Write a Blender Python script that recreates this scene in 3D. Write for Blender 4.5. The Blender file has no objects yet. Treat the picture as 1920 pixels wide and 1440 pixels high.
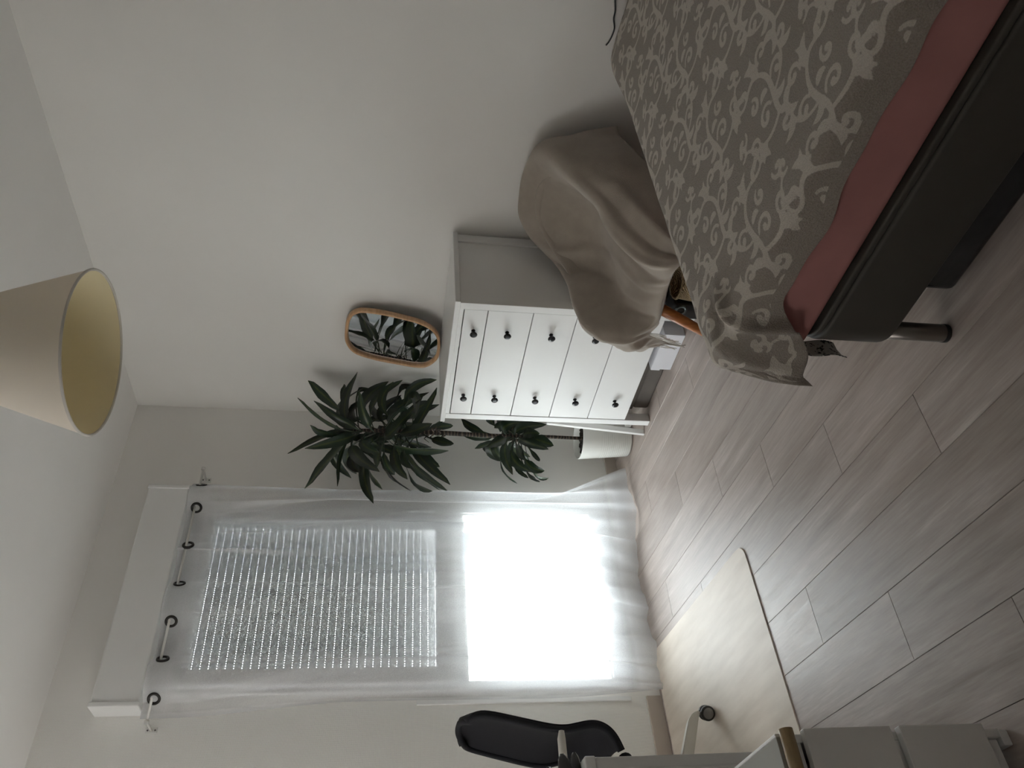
import bpy, bmesh, math, random
import numpy as np
from mathutils import Vector, Matrix

random.seed(7)
rng = np.random.default_rng(7)
sc = bpy.context.scene
COL = sc.collection

# ------------------------------------------------------------------ camera
CAM = Vector((-2.71112, -3.34395, 1.24497))
YAW, PITCH, ROLL, FPX = 0.726026, -0.159144, 0.043561, 1474.13
fw = Vector((math.sin(YAW)*math.cos(PITCH), math.cos(YAW)*math.cos(PITCH), math.sin(PITCH)))
r0 = fw.cross(Vector((0, 0, 1))).normalized()
u0 = r0.cross(fw)
rt = r0*math.cos(ROLL) + u0*math.sin(ROLL)
up = rt.cross(fw)
cd = bpy.data.cameras.new('camera')
cam = bpy.data.objects.new('camera', cd)
COL.objects.link(cam)
ax, ay, az = -up, rt, -fw          # the photograph is stored lying on its side
cam.matrix_world = Matrix(((ax.x, ay.x, az.x, CAM.x), (ax.y, ay.y, az.y, CAM.y), (ax.z, ay.z, az.z, CAM.z), (0, 0, 0, 1)))
cd.sensor_fit = 'HORIZONTAL'
cd.sensor_width = 36.0
cd.lens = 36.0*FPX/1920.0
cd.clip_start = 0.02
sc.camera = cam

# ------------------------------------------------------------------ sky, daylight, exposure
SKY_STRENGTH = 20.0
wd = bpy.data.worlds.new('sky')
sc.world = wd
wd.use_nodes = True
bg = wd.node_tree.nodes['Background']
bg.inputs[0].default_value = (0.95, 0.962, 0.99, 1)
bg.inputs[1].default_value = SKY_STRENGTH
for nm, cx, cz, sx, sz in (('portal_low', -1.037, 0.53, 0.85, 0.66), ('portal_high', -1.037, 1.5, 0.73, 1.04)):
    l = bpy.data.lights.new(nm, 'AREA')
    l.shape = 'RECTANGLE'; l.size = sx; l.size_y = sz
    l.cycles.is_portal = True
    lo = bpy.data.objects.new(nm, l)
    lo.location = (cx, 0.20, cz)
    lo.rotation_euler = (math.radians(-90), 0, 0)
    COL.objects.link(lo)
# fill light: an added window in the left wall, out of view (see wall_left / added_fill_window)
l = bpy.data.lights.new('portal_fill', 'AREA')
l.shape = 'RECTANGLE'; l.size = 0.9; l.size_y = 1.1
l.cycles.is_portal = True
lo = bpy.data.objects.new('portal_fill', l)
lo.location = (-3.49, -0.75, 1.6)
lo.rotation_euler = (math.radians(90), 0, math.radians(-90))
COL.objects.link(lo)

sc.view_settings.view_transform = 'Standard'
sc.view_settings.look = 'None'
sc.view_settings.gamma = 1.0
sc.view_settings.use_curve_mapping = False
sc.view_settings.exposure = 0.0
sc.cycles.max_bounces = 14
sc.cycles.diffuse_bounces = 7
sc.cycles.glossy_bounces = 4
sc.cycles.transmission_bounces = 8
sc.cycles.transparent_max_bounces = 16
sc.cycles.sample_clamp_indirect = 8.0
sc.cycles.caustics_reflective = False

# ------------------------------------------------------------------ helpers
def link(o, parent=None):
    COL.objects.link(o)
    if parent is not None:
        o.parent = parent
    return o

def obj(name, bm, mat, parent=None, smooth=False, local=False):
    me = bpy.data.meshes.new(name)
    bm.to_mesh(me); bm.free()
    if smooth:
        for p in me.polygons: p.use_smooth = True
    if mat is not None:
        for m in (mat if isinstance(mat, (list, tuple)) else [mat]): me.materials.append(m)
    o = bpy.data.objects.new(name, me)
    link(o)
    if parent is not None:
        o.parent = parent
        if not local:
            o.matrix_parent_inverse = Matrix.Translation(-parent.location)
    return o

def thing(name, label, cat, loc=(0, 0, 0), group=None):
    o = bpy.data.objects.new(name, None)
    o.empty_display_size = 0.05
    o.location = loc
    link(o)
    o['label'] = label; o['category'] = cat
    if group: o['group'] = group
    return o

def tag(o, label, cat, group=None):
    o['label'] = label; o['category'] = cat
    if group: o['group'] = group
    return o

def struct(o):
    o['kind'] = 'structure'
    return o

def add_box(bm, x0, x1, y0, y1, z0, z1, bev=0.0, seg=2, rot=None, pivot=None, mi=0):
    b = bmesh.new()
    bmesh.ops.create_cube(b, size=1.0)
    for v in b.verts:
        v.co = Vector(((x0+x1)/2+v.co.x*(x1-x0), (y0+y1)/2+v.co.y*(y1-y0), (z0+z1)/2+v.co.z*(z1-z0)))
    if bev > 0:
        bmesh.ops.bevel(b, geom=list(b.edges), offset=bev, segments=seg, profile=0.5, affect='EDGES')
    if rot is not None:
        pv = Vector(pivot) if pivot else Vector(((x0+x1)/2, (y0+y1)/2, (z0+z1)/2))
        bmesh.ops.rotate(b, verts=b.verts, cent=pv, matrix=rot)
    for f in b.faces: f.material_index = mi
    merge(bm, b)
    return bm

def merge(dst, src):
    me = bpy.data.meshes.new('tmp')
    src.to_mesh(me); src.free()
    dst.from_mesh(me)
    bpy.data.meshes.remove(me)

def box(x0, x1, y0, y1, z0, z1, bev=0.0, seg=2, rot=None, pivot=None):
    return add_box(bmesh.new(), x0, x1, y0, y1, z0, z1, bev, seg, rot, pivot)

def add_tube(bm, pts, rad, n=10, cap=True, closed=False):
    pts = [Vector(p) for p in pts]
    rs = rad if isinstance(rad, (list, tuple)) else [rad]*len(pts)
    rings = []
    prev = None
    N = len(pts)
    for i, p in enumerate(pts):
        if closed: t = pts[(i+1) % N]-pts[i-1]
        elif i == 0: t = pts[1]-pts[0]
        elif i == N-1: t = pts[-1]-pts[-2]
        else: t = pts[i+1]-pts[i-1]
        t.normalize()
        if prev is None:
            a = Vector((0, 0, 1)) if abs(t.z) < 0.9 else Vector((1, 0, 0))
            s = t.cross(a).normalized()
        else:
            s = (prev - t*prev.dot(t)).normalized()
        prev = s
        c = t.cross(s)
        rings.append([bm.verts.new(p+(s*math.cos(2*math.pi*k/n)+c*math.sin(2*math.pi*k/n))*rs[i]) for k in range(n)])
    M = N if closed else N-1
    for i in range(M):
        A, B = rings[i], rings[(i+1) % N]
        for k in range(n):
            f = bm.faces.new((A[k], A[(k+1) % n], B[(k+1) % n], B[k])); f.smooth = True
    if cap and not closed:
        bm.faces.new(list(reversed(rings[0]))); bm.faces.new(rings[-1])
    return bm

def add_lathe(bm, prof, cx, cy, n=32, axis='z', cap0=False, cap1=False):
    rings = []
    for r, h in prof:
        ring = []
        for k in range(n):
            a = 2*math.pi*k/n
            if axis == 'z': co = (cx+r*math.cos(a), cy+r*math.sin(a), h)
            else: co = (cx[0]+h*cx[3].x + r*(math.cos(a)*cx[4].x+math.sin(a)*cx[5].x),
                        cx[1]+h*cx[3].y + r*(math.cos(a)*cx[4].y+math.sin(a)*cx[5].y),
                        cx[2]+h*cx[3].z + r*(math.cos(a)*cx[4].z+math.sin(a)*cx[5].z))
            ring.append(bm.verts.new(co))
        rings.append(ring)
    for A, B in zip(rings, rings[1:]):
        for k in range(n):
            f = bm.faces.new((A[k], A[(k+1) % n], B[(k+1) % n], B[k])); f.smooth = True
    if cap0: bm.faces.new(list(reversed(rings[0])))
    if cap1: bm.faces.new(rings[-1])
    return bm

def lathe_axis(bm, prof, org, d, n=16, cap0=True, cap1=True):
    d = Vector(d).normalized()
    a = Vector((0, 0, 1)) if abs(d.z) < 0.9 else Vector((1, 0, 0))
    s = d.cross(a).normalized(); c = d.cross(s)
    return add_lathe(bm, prof, (org[0], org[1], org[2], d, s, c), None, n, 'd', cap0, cap1)

def grid_mesh(P, thickness=0.0, uv=None):
    """P: array [m][n][3] -> bmesh of a sheet (optionally solid)."""
    m, n = len(P), len(P[0])
    bm = bmesh.new()
    V = [[bm.verts.new(P[i][j]) for j in range(n)] for i in range(m)]
    for i in range(m-1):
        for j in range(n-1):
            f = bm.faces.new((V[i][j], V[i][j+1], V[i+1][j+1], V[i+1][j])); f.smooth = True
    if thickness:
        bm.normal_update()
        off = [[v.co - v.normal*thickness for v in row] for row in V]
        W = [[bm.verts.new(off[i][j]) for j in range(n)] for i in range(m)]
        for i in range(m-1):
            for j in range(n-1):
                f = bm.faces.new((W[i][j], W[i+1][j], W[i+1][j+1], W[i][j+1])); f.smooth = True
        for i in range(m-1):
            bm.faces.new((V[i][0], V[i+1][0], W[i+1][0], W[i][0]))
            bm.faces.new((V[i+1][n-1], V[i][n-1], W[i][n-1], W[i+1][n-1]))
        for j in range(n-1):
            bm.faces.new((V[0][j+1], V[0][j], W[0][j], W[0][j+1]))
            bm.faces.new((V[m-1][j], V[m-1][j+1], W[m-1][j+1], W[m-1][j]))
    bmesh.ops.recalc_face_normals(bm, faces=bm.faces)
    return bm

def bspline(ctrl, k):
    """uniform cubic B-spline through-ish refinement of a control grid, k samples a span."""
    C = np.array(ctrl, float)
    def ref(A):
        A = np.concatenate([2*A[:1]-A[1:2], A, 2*A[-1:]-A[-2:-1]], 0)
        out = []
        for i in range(1, len(A)-2):
            for s in range(k):
                t = s/k
                b = ((1-t)**3/6, (3*t**3-6*t**2+4)/6, (-3*t**3+3*t**2+3*t+1)/6, t**3/6)
                out.append(b[0]*A[i-1]+b[1]*A[i]+b[2]*A[i+1]+b[3]*A[i+2])
        i = len(A)-3
        out.append(A[i]/6+A[i+1]*4/6+A[i+2]/6)
        return np.array(out)
    C = ref(C)
    C = np.swapaxes(ref(np.swapaxes(C, 0, 1)), 0, 1)
    return C

def crnet(ctrl, k):
    """interpolating Catmull-Rom refinement of a control grid."""
    def ref(A):
        A = np.concatenate([2*A[:1]-A[1:2], A, 2*A[-1:]-A[-2:-1]], 0); out = []
        for i in range(1, len(A)-2):
            for s in range(k):
                t = s/k
                out.append(0.5*(2*A[i]+(A[i+1]-A[i-1])*t+(2*A[i-1]-5*A[i]+4*A[i+1]-A[i+2])*t*t+(3*A[i]-A[i-1]-3*A[i+1]+A[i+2])*t**3))
        out.append(A[-2]); return np.array(out)
    C = ref(np.array(ctrl, float))
    return np.swapaxes(ref(np.swapaxes(C, 0, 1)), 0, 1)

def noise2(a, b, seed=0):
    """cheap smooth sum-of-sines noise"""
    r = np.random.default_rng(seed)
    v = 0
    for i in range(7):
        f1, f2, p = r.normal(0, 1), r.normal(0, 1), r.uniform(0, 6.28)
        v = v+np.sin(a*f1+b*f2+p)
    return v/7

# ------------------------------------------------------------------ materials
def S(c):  # sRGB 0-255 -> linear
    return tuple(((x/255)/12.92 if x/255 <= 0.04045 else ((x/255+0.055)/1.055)**2.4) for x in c)+(1,)

class Mat:
    def __init__(self, name, col, rough=0.5, metal=0.0, spec=0.5):
        self.m = bpy.data.materials.new(name)
        self.m.use_nodes = True
        self.t = self.m.node_tree
        self.p = self.t.nodes['Principled BSDF']
        self.p.inputs['Base Color'].default_value = tuple(col[:3])+(1,)
        self.p.inputs['Roughness'].default_value = rough
        self.p.inputs['Metallic'].default_value = metal
        self.p.inputs['Specular IOR Level'].default_value = spec
        self.tc = None
    def n(self, typ, **kw):
        nd = self.t.nodes.new(typ)
        for k, v in kw.items():
            if k.startswith('i_'): nd.inputs[k[2:].replace('_', ' ')].default_value = v
            else: setattr(nd, k, v)
        return nd
    def l(self, a, b): self.t.links.new(a, b)
    def coord(self, scale=(1, 1, 1), kind='Object', rot=(0, 0, 0)):
        if self.tc is None: self.tc = self.n('ShaderNodeTexCoord')
        mp = self.n('ShaderNodeMapping')
        mp.inputs['Scale'].default_value = scale
        mp.inputs['Rotation'].default_value = rot
        self.l(self.tc.outputs[kind], mp.inputs[0])
        return mp.outputs[0]
    def noise(self, scale=10, detail=4, vec=None, rough=0.55):
        nd = self.n('ShaderNodeTexNoise')
        nd.inputs['Scale'].default_value = scale
        nd.inputs['Detail'].default_value = detail
        nd.inputs['Roughness'].default_value = rough
        self.l(vec if vec is not None else self.coord(), nd.inputs['Vector'])
        return nd.outputs['Fac']
    def ramp(self, fac, stops):
        r = self.n('ShaderNodeValToRGB')
        e = r.color_ramp.elements
        e[0].position, e[0].color = stops[0][0], tuple(stops[0][1][:3])+(1,)
        e[1].position, e[1].color = stops[-1][0], tuple(stops[-1][1][:3])+(1,)
        for p, c in stops[1:-1]:
            x = e.new(p); x.color = tuple(c[:3])+(1,)
        self.l(fac, r.inputs[0])
        return r.outputs[0]
    def color(self, out): self.l(out, self.p.inputs['Base Color'])
    def bump(self, h, strength=0.2, dist=0.002):
        b = self.n('ShaderNodeBump')
        b.inputs['Strength'].default_value = strength
        b.inputs['Distance'].default_value = dist
        self.l(h, b.inputs['Height'])
        self.l(b.outputs[0], self.p.inputs['Normal'])
        return b
    def math(self, op, a, b=None, c=None):
        nd = self.n('ShaderNodeMath', operation=op)
        for i, v in enumerate((a, b, c)):
            if v is None: continue
            if isinstance(v, (int, float)): nd.inputs[i].default_value = v
            else: self.l(v, nd.inputs[i])
        return nd.outputs[0]

def simple(name, col, rough=0.5, metal=0.0, var=0.04, nscale=12.0, bump=0.0, bscale=200.0, spec=0.5, bdist=0.001):
    M = Mat(name, col, rough, metal, spec)
    c = np.array(col[:3])
    M.color(M.ramp(M.noise(nscale), [(0.3, tuple(c*(1-var))), (0.7, tuple(np.minimum(c*(1+var), 1)))]))
    if bump: M.bump(M.noise(bscale, 3), bump, bdist)
    return M.m

def wood(name, c1, c2, rough=0.45, scale=(1, 1, 1), ns=18):
    M = Mat(name, c1, rough)
    n = M.noise(ns, 6, M.coord(scale))
    M.color(M.ramp(n, [(0.3, c1), (0.7, c2)]))
    M.bump(n, 0.08, 0.001)
    return M.m

m_wall = simple('wall_paint', (0.865, 0.85, 0.82), 0.85, var=0.012, nscale=3, bump=0.05, bscale=260)
m_ceil = simple('ceiling_paint', (0.91, 0.90, 0.88), 0.9, var=0.01, nscale=3, bump=0.04, bscale=200)
# textured wallpaper: a fine lattice of raised dots
M = Mat('textured_wallpaper', (0.74, 0.725, 0.70), 0.75)
v = M.coord((1, 1, 1))
sp = M.n('ShaderNodeSeparateXYZ'); M.l(v, sp.inputs[0])
PIT = 2*math.pi/0.0095
a = M.math('ADD', sp.outputs[0], sp.outputs[2]); b = M.math('SUBTRACT', sp.outputs[0], sp.outputs[2])
h = M.math('MULTIPLY', M.math('SINE', M.math('MULTIPLY', a, PIT)), M.math('SINE', M.math('MULTIPLY', b, PIT)))
msk = M.n('ShaderNodeMapRange'); msk.inputs['From Min'].default_value = -1.50; msk.inputs['From Max'].default_value = -1.56; M.l(sp.outputs[0], msk.inputs[0])
M.bump(M.math('MULTIPLY', h, msk.outputs[0]), 0.5, 0.0012)
M.color(M.ramp(M.noise(3), [(0.3, (0.84, 0.825, 0.795)), (0.7, (0.86, 0.845, 0.815))]))
m_wallpaper = M.m

# floor planks: grey brown oak with long grain; tone varies from plank to plank
M = Mat('plank_wood', (0.3, 0.26, 0.23), 0.42, spec=0.75)
oi = M.n('ShaderNodeObjectInfo')
vm = M.n('ShaderNodeVectorMath', operation='MULTIPLY_ADD')
rnd = M.n('ShaderNodeCombineXYZ'); M.l(oi.outputs['Random'], rnd.inputs[0]); M.l(oi.outputs['Random'], rnd.inputs[1])
vm.inputs[1].default_value = (1, 1, 1)
sc_ = M.n('ShaderNodeVectorMath', operation='SCALE'); sc_.inputs['Scale'].default_value = 37.0
M.l(rnd.outputs[0], sc_.inputs[0])
ad = M.n('ShaderNodeVectorMath', operation='ADD'); M.l(M.coord(), ad.inputs[0]); M.l(sc_.outputs[0], ad.inputs[1])
mp = M.n('ShaderNodeMapping'); mp.inputs['Scale'].default_value = (26, 2.2, 1); M.l(ad.outputs[0], mp.inputs[0])
n1 = M.noise(1.0, 8, mp.outputs[0], 0.62)
mp2 = M.n('ShaderNodeMapping'); mp2.inputs['Scale'].default_value = (150, 9, 1); M.l(ad.outputs[0], mp2.inputs[0])
n2 = M.noise(1.0, 4, mp2.outputs[0], 0.6)
mp3 = M.n('ShaderNodeMapping'); mp3.inputs['Scale'].default_value = (6, 1.6, 1); M.l(ad.outputs[0], mp3.inputs[0])
n3 = M.noise(1.0, 2, mp3.outputs[0], 0.5)
mix = M.math('ADD', M.math('MULTIPLY', n1, 0.55), M.math('ADD', M.math('MULTIPLY', n2, 0.25), M.math('MULTIPLY', n3, 0.3)))
colr = M.ramp(mix, [(0.36, (0.235, 0.185, 0.158)), (0.52, (0.335, 0.277, 0.245)), (0.62, (0.40, 0.34, 0.308)), (0.72, (0.52, 0.46, 0.425))])
hs = M.n('ShaderNodeHueSaturation')
M.l(colr, hs.inputs['Color'])
mr = M.n('ShaderNodeMapRange'); mr.inputs['To Min'].default_value = 0.9; mr.inputs['To Max'].default_value = 1.12
M.l(oi.outputs['Random'], mr.inputs[0]); M.l(mr.outputs[0], hs.inputs['Value'])
M.color(hs.outputs[0])
M.bump(mix, 0.28, 0.0025)
rr = M.ramp(n1, [(0.3, (0.36,)*3), (0.7, (0.5,)*3)]); M.l(rr, M.p.inputs['Roughness'])
m_plank = M.m
m_joint = simple('plank_joint', (0.08, 0.065, 0.055), 0.8)

m_white = simple('white_lacquer', (0.80, 0.80, 0.79), 0.38, var=0.012, nscale=5, bump=0.02, bscale=120)
m_grey_top = simple('matte_grey_top', (0.36, 0.365, 0.345), 0.6, var=0.02)
m_white_wood = simple('white_painted_wood', (0.78, 0.77, 0.75), 0.5, var=0.02, nscale=9, bump=0.05, bscale=150)
m_pvc = simple('white_pvc', (0.80, 0.80, 0.80), 0.35, var=0.01)
m_slat = simple('grey_white_slat', (0.66, 0.66, 0.68), 0.45, var=0.02)
m_skirt = simple('beige_baseboard_tile', (0.50, 0.44, 0.385), 0.4, var=0.04)
m_black_iron = simple('dark_iron', (0.02, 0.02, 0.022), 0.28, 0.6, var=0.1)
m_eyelet = simple('bronze_black_eyelet', (0.018, 0.015, 0.013), 0.35, 0.4)
m_rod = simple('white_metal_rod', (0.72, 0.71, 0.68), 0.35, 0.1)
m_mirror = Mat('mirror_glass', (0.86, 0.88, 0.88), 0.015, 1.0).m
m_oak = wood('oiled_oak', S((214, 176, 136)), S((192, 148, 108)), 0.45, (1, 1, 6), 14)
m_orange_wood = wood('orange_stained_wood', S((186, 118, 62)), S((150, 88, 42)), 0.35, (8, 8, 1.2), 12)
m_rod_wood = wood('plain_beech', S((172, 150, 112)), S((150, 128, 92)), 0.5, (2, 14, 14), 10)
m_soil = simple('potting_soil', (0.022, 0.017, 0.013), 0.95, var=0.5, nscale=60, bump=0.9, bscale=90, bdist=0.01)
m_pot = simple('white_glazed_pot', (0.74, 0.74, 0.70), 0.25, var=0.02)
m_stem = Mat('dracaena_cane', (0.10, 0.07, 0.05), 0.8)
_w = m_stem.n('ShaderNodeTexWave', wave_type='BANDS', bands_direction='Z'); _w.inputs['Scale'].default_value = 17; _w.inputs['Distortion'].default_value = 7
m_stem.l(m_stem.coord(), _w.inputs[0])
m_stem.color(m_stem.ramp(_w.outputs['Fac'], [(0.3, (0.018, 0.013, 0.010)), (0.8, (0.06, 0.040, 0.027)), (0.97, (0.15, 0.115, 0.085))]))
m_stem = m_stem.m
# leaf: dark green with a yellow-green stripe along the midrib
M = Mat('dracaena_leaf', (0.03, 0.07, 0.025), 0.33)
at = M.n('ShaderNodeAttribute', attribute_name='across')
oi = M.n('ShaderNodeObjectInfo')
st = M.math('ADD', at.outputs['Fac'], M.math('MULTIPLY', M.math('SUBTRACT', M.noise(45, 3, M.coord((1, 1, 1))), 0.5), 0.35))
stripe = M.ramp(st, [(0.0, (0.07, 0.09, 0.022)), (0.12, (0.045, 0.068, 0.02)), (0.24, (0.017, 0.036, 0.017)), (1.0, (0.012, 0.027, 0.014))])
hs = M.n('ShaderNodeHueSaturation'); M.l(stripe, hs.inputs['Color'])
mr = M.n('ShaderNodeMapRange'); mr.inputs['To Min'].default_value = 0.55; mr.inputs['To Max'].default_value = 1.15
M.l(oi.outputs['Random'], mr.inputs[0]); M.l(mr.outputs[0], hs.inputs['Value'])
M.color(hs.outputs[0])
m_leaf = M.m

m_brown_vinyl = simple('dark_brown_bed_upholstery', (0.046, 0.041, 0.034), 0.6, var=0.06, bump=0.1, bscale=300, spec=0.3)
m_pink = simple('dusty_pink_sheet', (0.36, 0.168, 0.158), 0.9, var=0.06, nscale=9, bump=0.12, bscale=500, spec=0.15)
m_steel = simple('brushed_metal_leg', (0.20, 0.18, 0.165), 0.3, 0.85)
m_blackbag = Mat('black_glossy_wrap', (0.006, 0.006, 0.007), 0.25)
m_blackbag.bump(m_blackbag.noise(7, 3), 0.5, 0.02)
m_blackbag = m_blackbag.m
M = Mat('taupe_fleece_throw', (0.34, 0.29, 0.245), 0.95, spec=0.12)
M.p.inputs['Sheen Weight'].default_value = 0.35
M.color(M.ramp(M.noise(14, 5), [(0.3, (0.335, 0.29, 0.245)), (0.7, (0.40, 0.348, 0.297))]))
M.bump(M.noise(420, 5), 0.5, 0.003)
m_throw = M.m
m_fringe = simple('pale_fringe_yarn', (0.66, 0.63, 0.58), 0.9, var=0.08)
# bedspread: scroll print as a signed-distance attribute
M = Mat('damask_bedspread', (0.25, 0.21, 0.18), 0.92, spec=0.12)
M.p.inputs['Sheen Weight'].default_value = 0.25
at = M.n('ShaderNodeAttribute', attribute_name='scroll')
edge = M.math('ADD', at.outputs['Fac'], M.math('MULTIPLY', M.math('SUBTRACT', M.noise(420, 2), 0.5), 0.0035))
mk = M.n('ShaderNodeMapRange'); mk.inputs['From Min'].default_value = -0.0009; mk.inputs['From Max'].default_value = 0.0009
mk.inputs['To Min'].default_value = 1.0; mk.inputs['To Max'].default_value = 0.0
M.l(edge, mk.inputs[0])
wv = M.noise(330, 4)
ca = M.ramp(wv, [(0.25, (0.235, 0.20, 0.168)), (0.75, (0.36, 0.315, 0.27))])
cb = M.ramp(wv, [(0.25, (0.50, 0.455, 0.40)), (0.75, (0.61, 0.56, 0.50))])
mx = M.n('ShaderNodeMix', data_type='RGBA'); M.l(mk.outputs[0], mx.inputs[0]); M.l(ca, mx.inputs[6]); M.l(cb, mx.inputs[7])
M.color(mx.outputs[2])
M.bump(M.math('ADD', M.math('MULTIPLY', mk.outputs[0], 0.5), M.math('MULTIPLY', wv, 1.5)), 0.8, 0.004)
m_spread = M.m
M = Mat('pale_wood_vinyl_mat', (0.62, 0.55, 0.46), 0.5)
n1 = M.noise(1.0, 6, M.coord((20, 3.2, 1)))
M.color(M.ramp(n1, [(0.3, (0.64, 0.555, 0.465)), (0.7, (0.78, 0.695, 0.60))]))
M.bump(M.noise(1.0, 4, M.coord((60, 12, 1))), 0.12, 0.001)
m_mat = M.m
m_mesh_black = simple('black_mesh_fabric', (0.008, 0.008, 0.0115), 0.75, var=0.1, bump=0.3, bscale=900, spec=0.3)
m_chair_white = simple('cream_white_plastic', (0.68, 0.66, 0.60), 0.4, var=0.02)
m_wheel_grey = simple('grey_wheel_plastic', (0.28, 0.27, 0.25), 0.5)
m_wheel_dark = simple('dark_wheel_rubber', (0.05, 0.047, 0.042), 0.5)
m_smoke = simple('glossy_smoke_grey_plastic', (0.06, 0.06, 0.062), 0.15)
m_straw = Mat('woven_straw', (0.5, 0.38, 0.22), 0.8)
_w = m_straw.n('ShaderNodeTexWave', wave_type='BANDS', bands_direction='DIAGONAL'); _w.inputs['Scale'].default_value = 70; _w.inputs['Distortion'].default_value = 6
m_straw.l(m_straw.coord(), _w.inputs[0])
m_straw.color(m_straw.ramp(_w.outputs['Fac'], [(0.2, (0.20, 0.13, 0.06)), (0.8, (0.66, 0.52, 0.32))]))
m_straw.bump(_w.outputs['Fac'], 0.8, 0.004)
m_straw = m_straw.m
m_darkbag = simple('charcoal_knit', (0.045, 0.046, 0.05), 0.85, var=0.3, nscale=40, bump=0.5, bscale=60, bdist=0.004)
m_pinkpouch = simple('brown_pink_cloth', (0.16, 0.085, 0.075), 0.85, var=0.2)
m_black = simple('black_plastic', (0.012, 0.012, 0.013), 0.35)
m_ringgrey = simple('grey_lens_ring', (0.16, 0.19, 0.19), 0.25, 0.4)
m_card = simple('white_box_card', (0.78, 0.78, 0.82), 0.55, var=0.02)
m_card_side = simple('grey_box_side', (0.42, 0.39, 0.37), 0.7)
m_greybox = simple('grey_storage_fabric', (0.12, 0.105, 0.092), 0.85, var=0.1, bump=0.2, bscale=200)
m_bulb = simple('opal_bulb', (0.85, 0.83, 0.78), 0.3)
m_cord = simple('white_flex', (0.8, 0.78, 0.74), 0.5)

def fabric_through(name, col, transl, rough=1.0, mix_t=0.5):
    """thin cloth: part diffuse, part translucent."""
    m = bpy.data.materials.new(name); m.use_nodes = True
    t = m.node_tree
    t.nodes.clear()
    out = t.nodes.new('ShaderNodeOutputMaterial')
    d = t.nodes.new('ShaderNodeBsdfDiffuse'); d.inputs[0].default_value = tuple(col)+(1,)
    tr = t.nodes.new('ShaderNodeBsdfTranslucent'); tr.inputs[0].default_value = tuple(transl)+(1,)
    mx = t.nodes.new('ShaderNodeMixShader'); mx.inputs[0].default_value = mix_t
    nz = t.nodes.new('ShaderNodeTexNoise'); nz.inputs['Scale'].default_value = 300
    tc = t.nodes.new('ShaderNodeTexCoord'); t.links.new(tc.outputs['Object'], nz.inputs[0])
    bp = t.nodes.new('ShaderNodeBump'); bp.inputs['Strength'].default_value = 0.15; bp.inputs['Distance'].default_value = 0.001
    t.links.new(nz.outputs[0], bp.inputs['Height']); t.links.new(bp.outputs[0], d.inputs['Normal'])
    t.links.new(d.outputs[0], mx.inputs[1]); t.links.new(tr.outputs[0], mx.inputs[2])
    t.links.new(mx.outputs[0], out.inputs[0])
    return m, t, mx, out
m_shade, _, _, _ = fabric_through('cream_shade_fabric', (0.90, 0.84, 0.765), (0.88, 0.82, 0.70), mix_t=0.22)
m_shade_in, _, _, _ = fabric_through('yellowed_shade_lining', (0.92, 0.84, 0.60), (0.90, 0.82, 0.58), mix_t=0.28)
# sheer curtain: open weave (transparent) over cloth
m_sheer, t, mx, out = fabric_through('white_sheer_voile', (0.88, 0.88, 0.87), (0.74, 0.76, 0.80), mix_t=0.5)
tp = t.nodes.new('ShaderNodeBsdfTransparent')
mxs = t.nodes.new('ShaderNodeMixShader')
t.links.new(tp.outputs[0], mxs.inputs[1]); t.links.new(mx.outputs[0], mxs.inputs[2])
at = t.nodes.new('ShaderNodeAttribute'); at.attribute_name = 'weave'
tcs = t.nodes.new('ShaderNodeTexCoord')
mps = t.nodes.new('ShaderNodeMapping'); mps.inputs['Scale'].default_value = (420, 420, 260); t.links.new(tcs.outputs['Object'], mps.inputs[0])
nzs = t.nodes.new('ShaderNodeTexNoise'); nzs.inputs['Scale'].default_value = 1; nzs.inputs['Detail'].default_value = 3; t.links.new(mps.outputs[0], nzs.inputs[0])
mth = t.nodes.new('ShaderNodeMath'); mth.operation = 'MULTIPLY_ADD'; mth.inputs[1].default_value = 0.22; 
sb = t.nodes.new('ShaderNodeMath'); sb.operation = 'SUBTRACT'; sb.inputs[1].default_value = 0.5
t.links.new(nzs.outputs[0], sb.inputs[0]); t.links.new(sb.outputs[0], mth.inputs[0]); t.links.new(at.outputs['Fac'], mth.inputs[2])
mth.use_clamp = True
t.links.new(mth.outputs[0], mxs.inputs[0])
t.links.new(mxs.outputs[0], out.inputs[0])
# window glass
m_glass = bpy.data.materials.new('clear_pane'); m_glass.use_nodes = True
t = m_glass.node_tree; t.nodes.clear()
out = t.nodes.new('ShaderNodeOutputMaterial'); g = t.nodes.new('ShaderNodeBsdfGlossy'); g.inputs['Roughness'].default_value = 0.02
tp = t.nodes.new('ShaderNodeBsdfTransparent'); tp.inputs[0].default_value = (0.93, 0.96, 0.95, 1)
mx = t.nodes.new('ShaderNodeMixShader'); mx.inputs[0].default_value = 0.06
t.links.new(tp.outputs[0], mx.inputs[1]); t.links.new(g.outputs[0], mx.inputs[2]); t.links.new(mx.outputs[0], out.inputs[0])
M = Mat('black_print_on_white_cloth', (0.6, 0.6, 0.58), 0.8)
M.color(M.ramp(M.noise(70, 2), [(0.56, (0.62, 0.61, 0.58)), (0.61, (0.03, 0.03, 0.03))]))
m_printed = M.m
# frosted pane of the added side window, sets the fill strength
m_fill_pane, _, _, _ = fabric_through('fill_pane', (0.5, 0.5, 0.5), (0.30, 0.291, 0.275), mix_t=0.85)
m_terrace = simple('grey_terrace', (0.6, 0.6, 0.58), 0.8)
m_outwall = simple('blue_grey_render', (0.07, 0.085, 0.115), 0.9)
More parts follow.
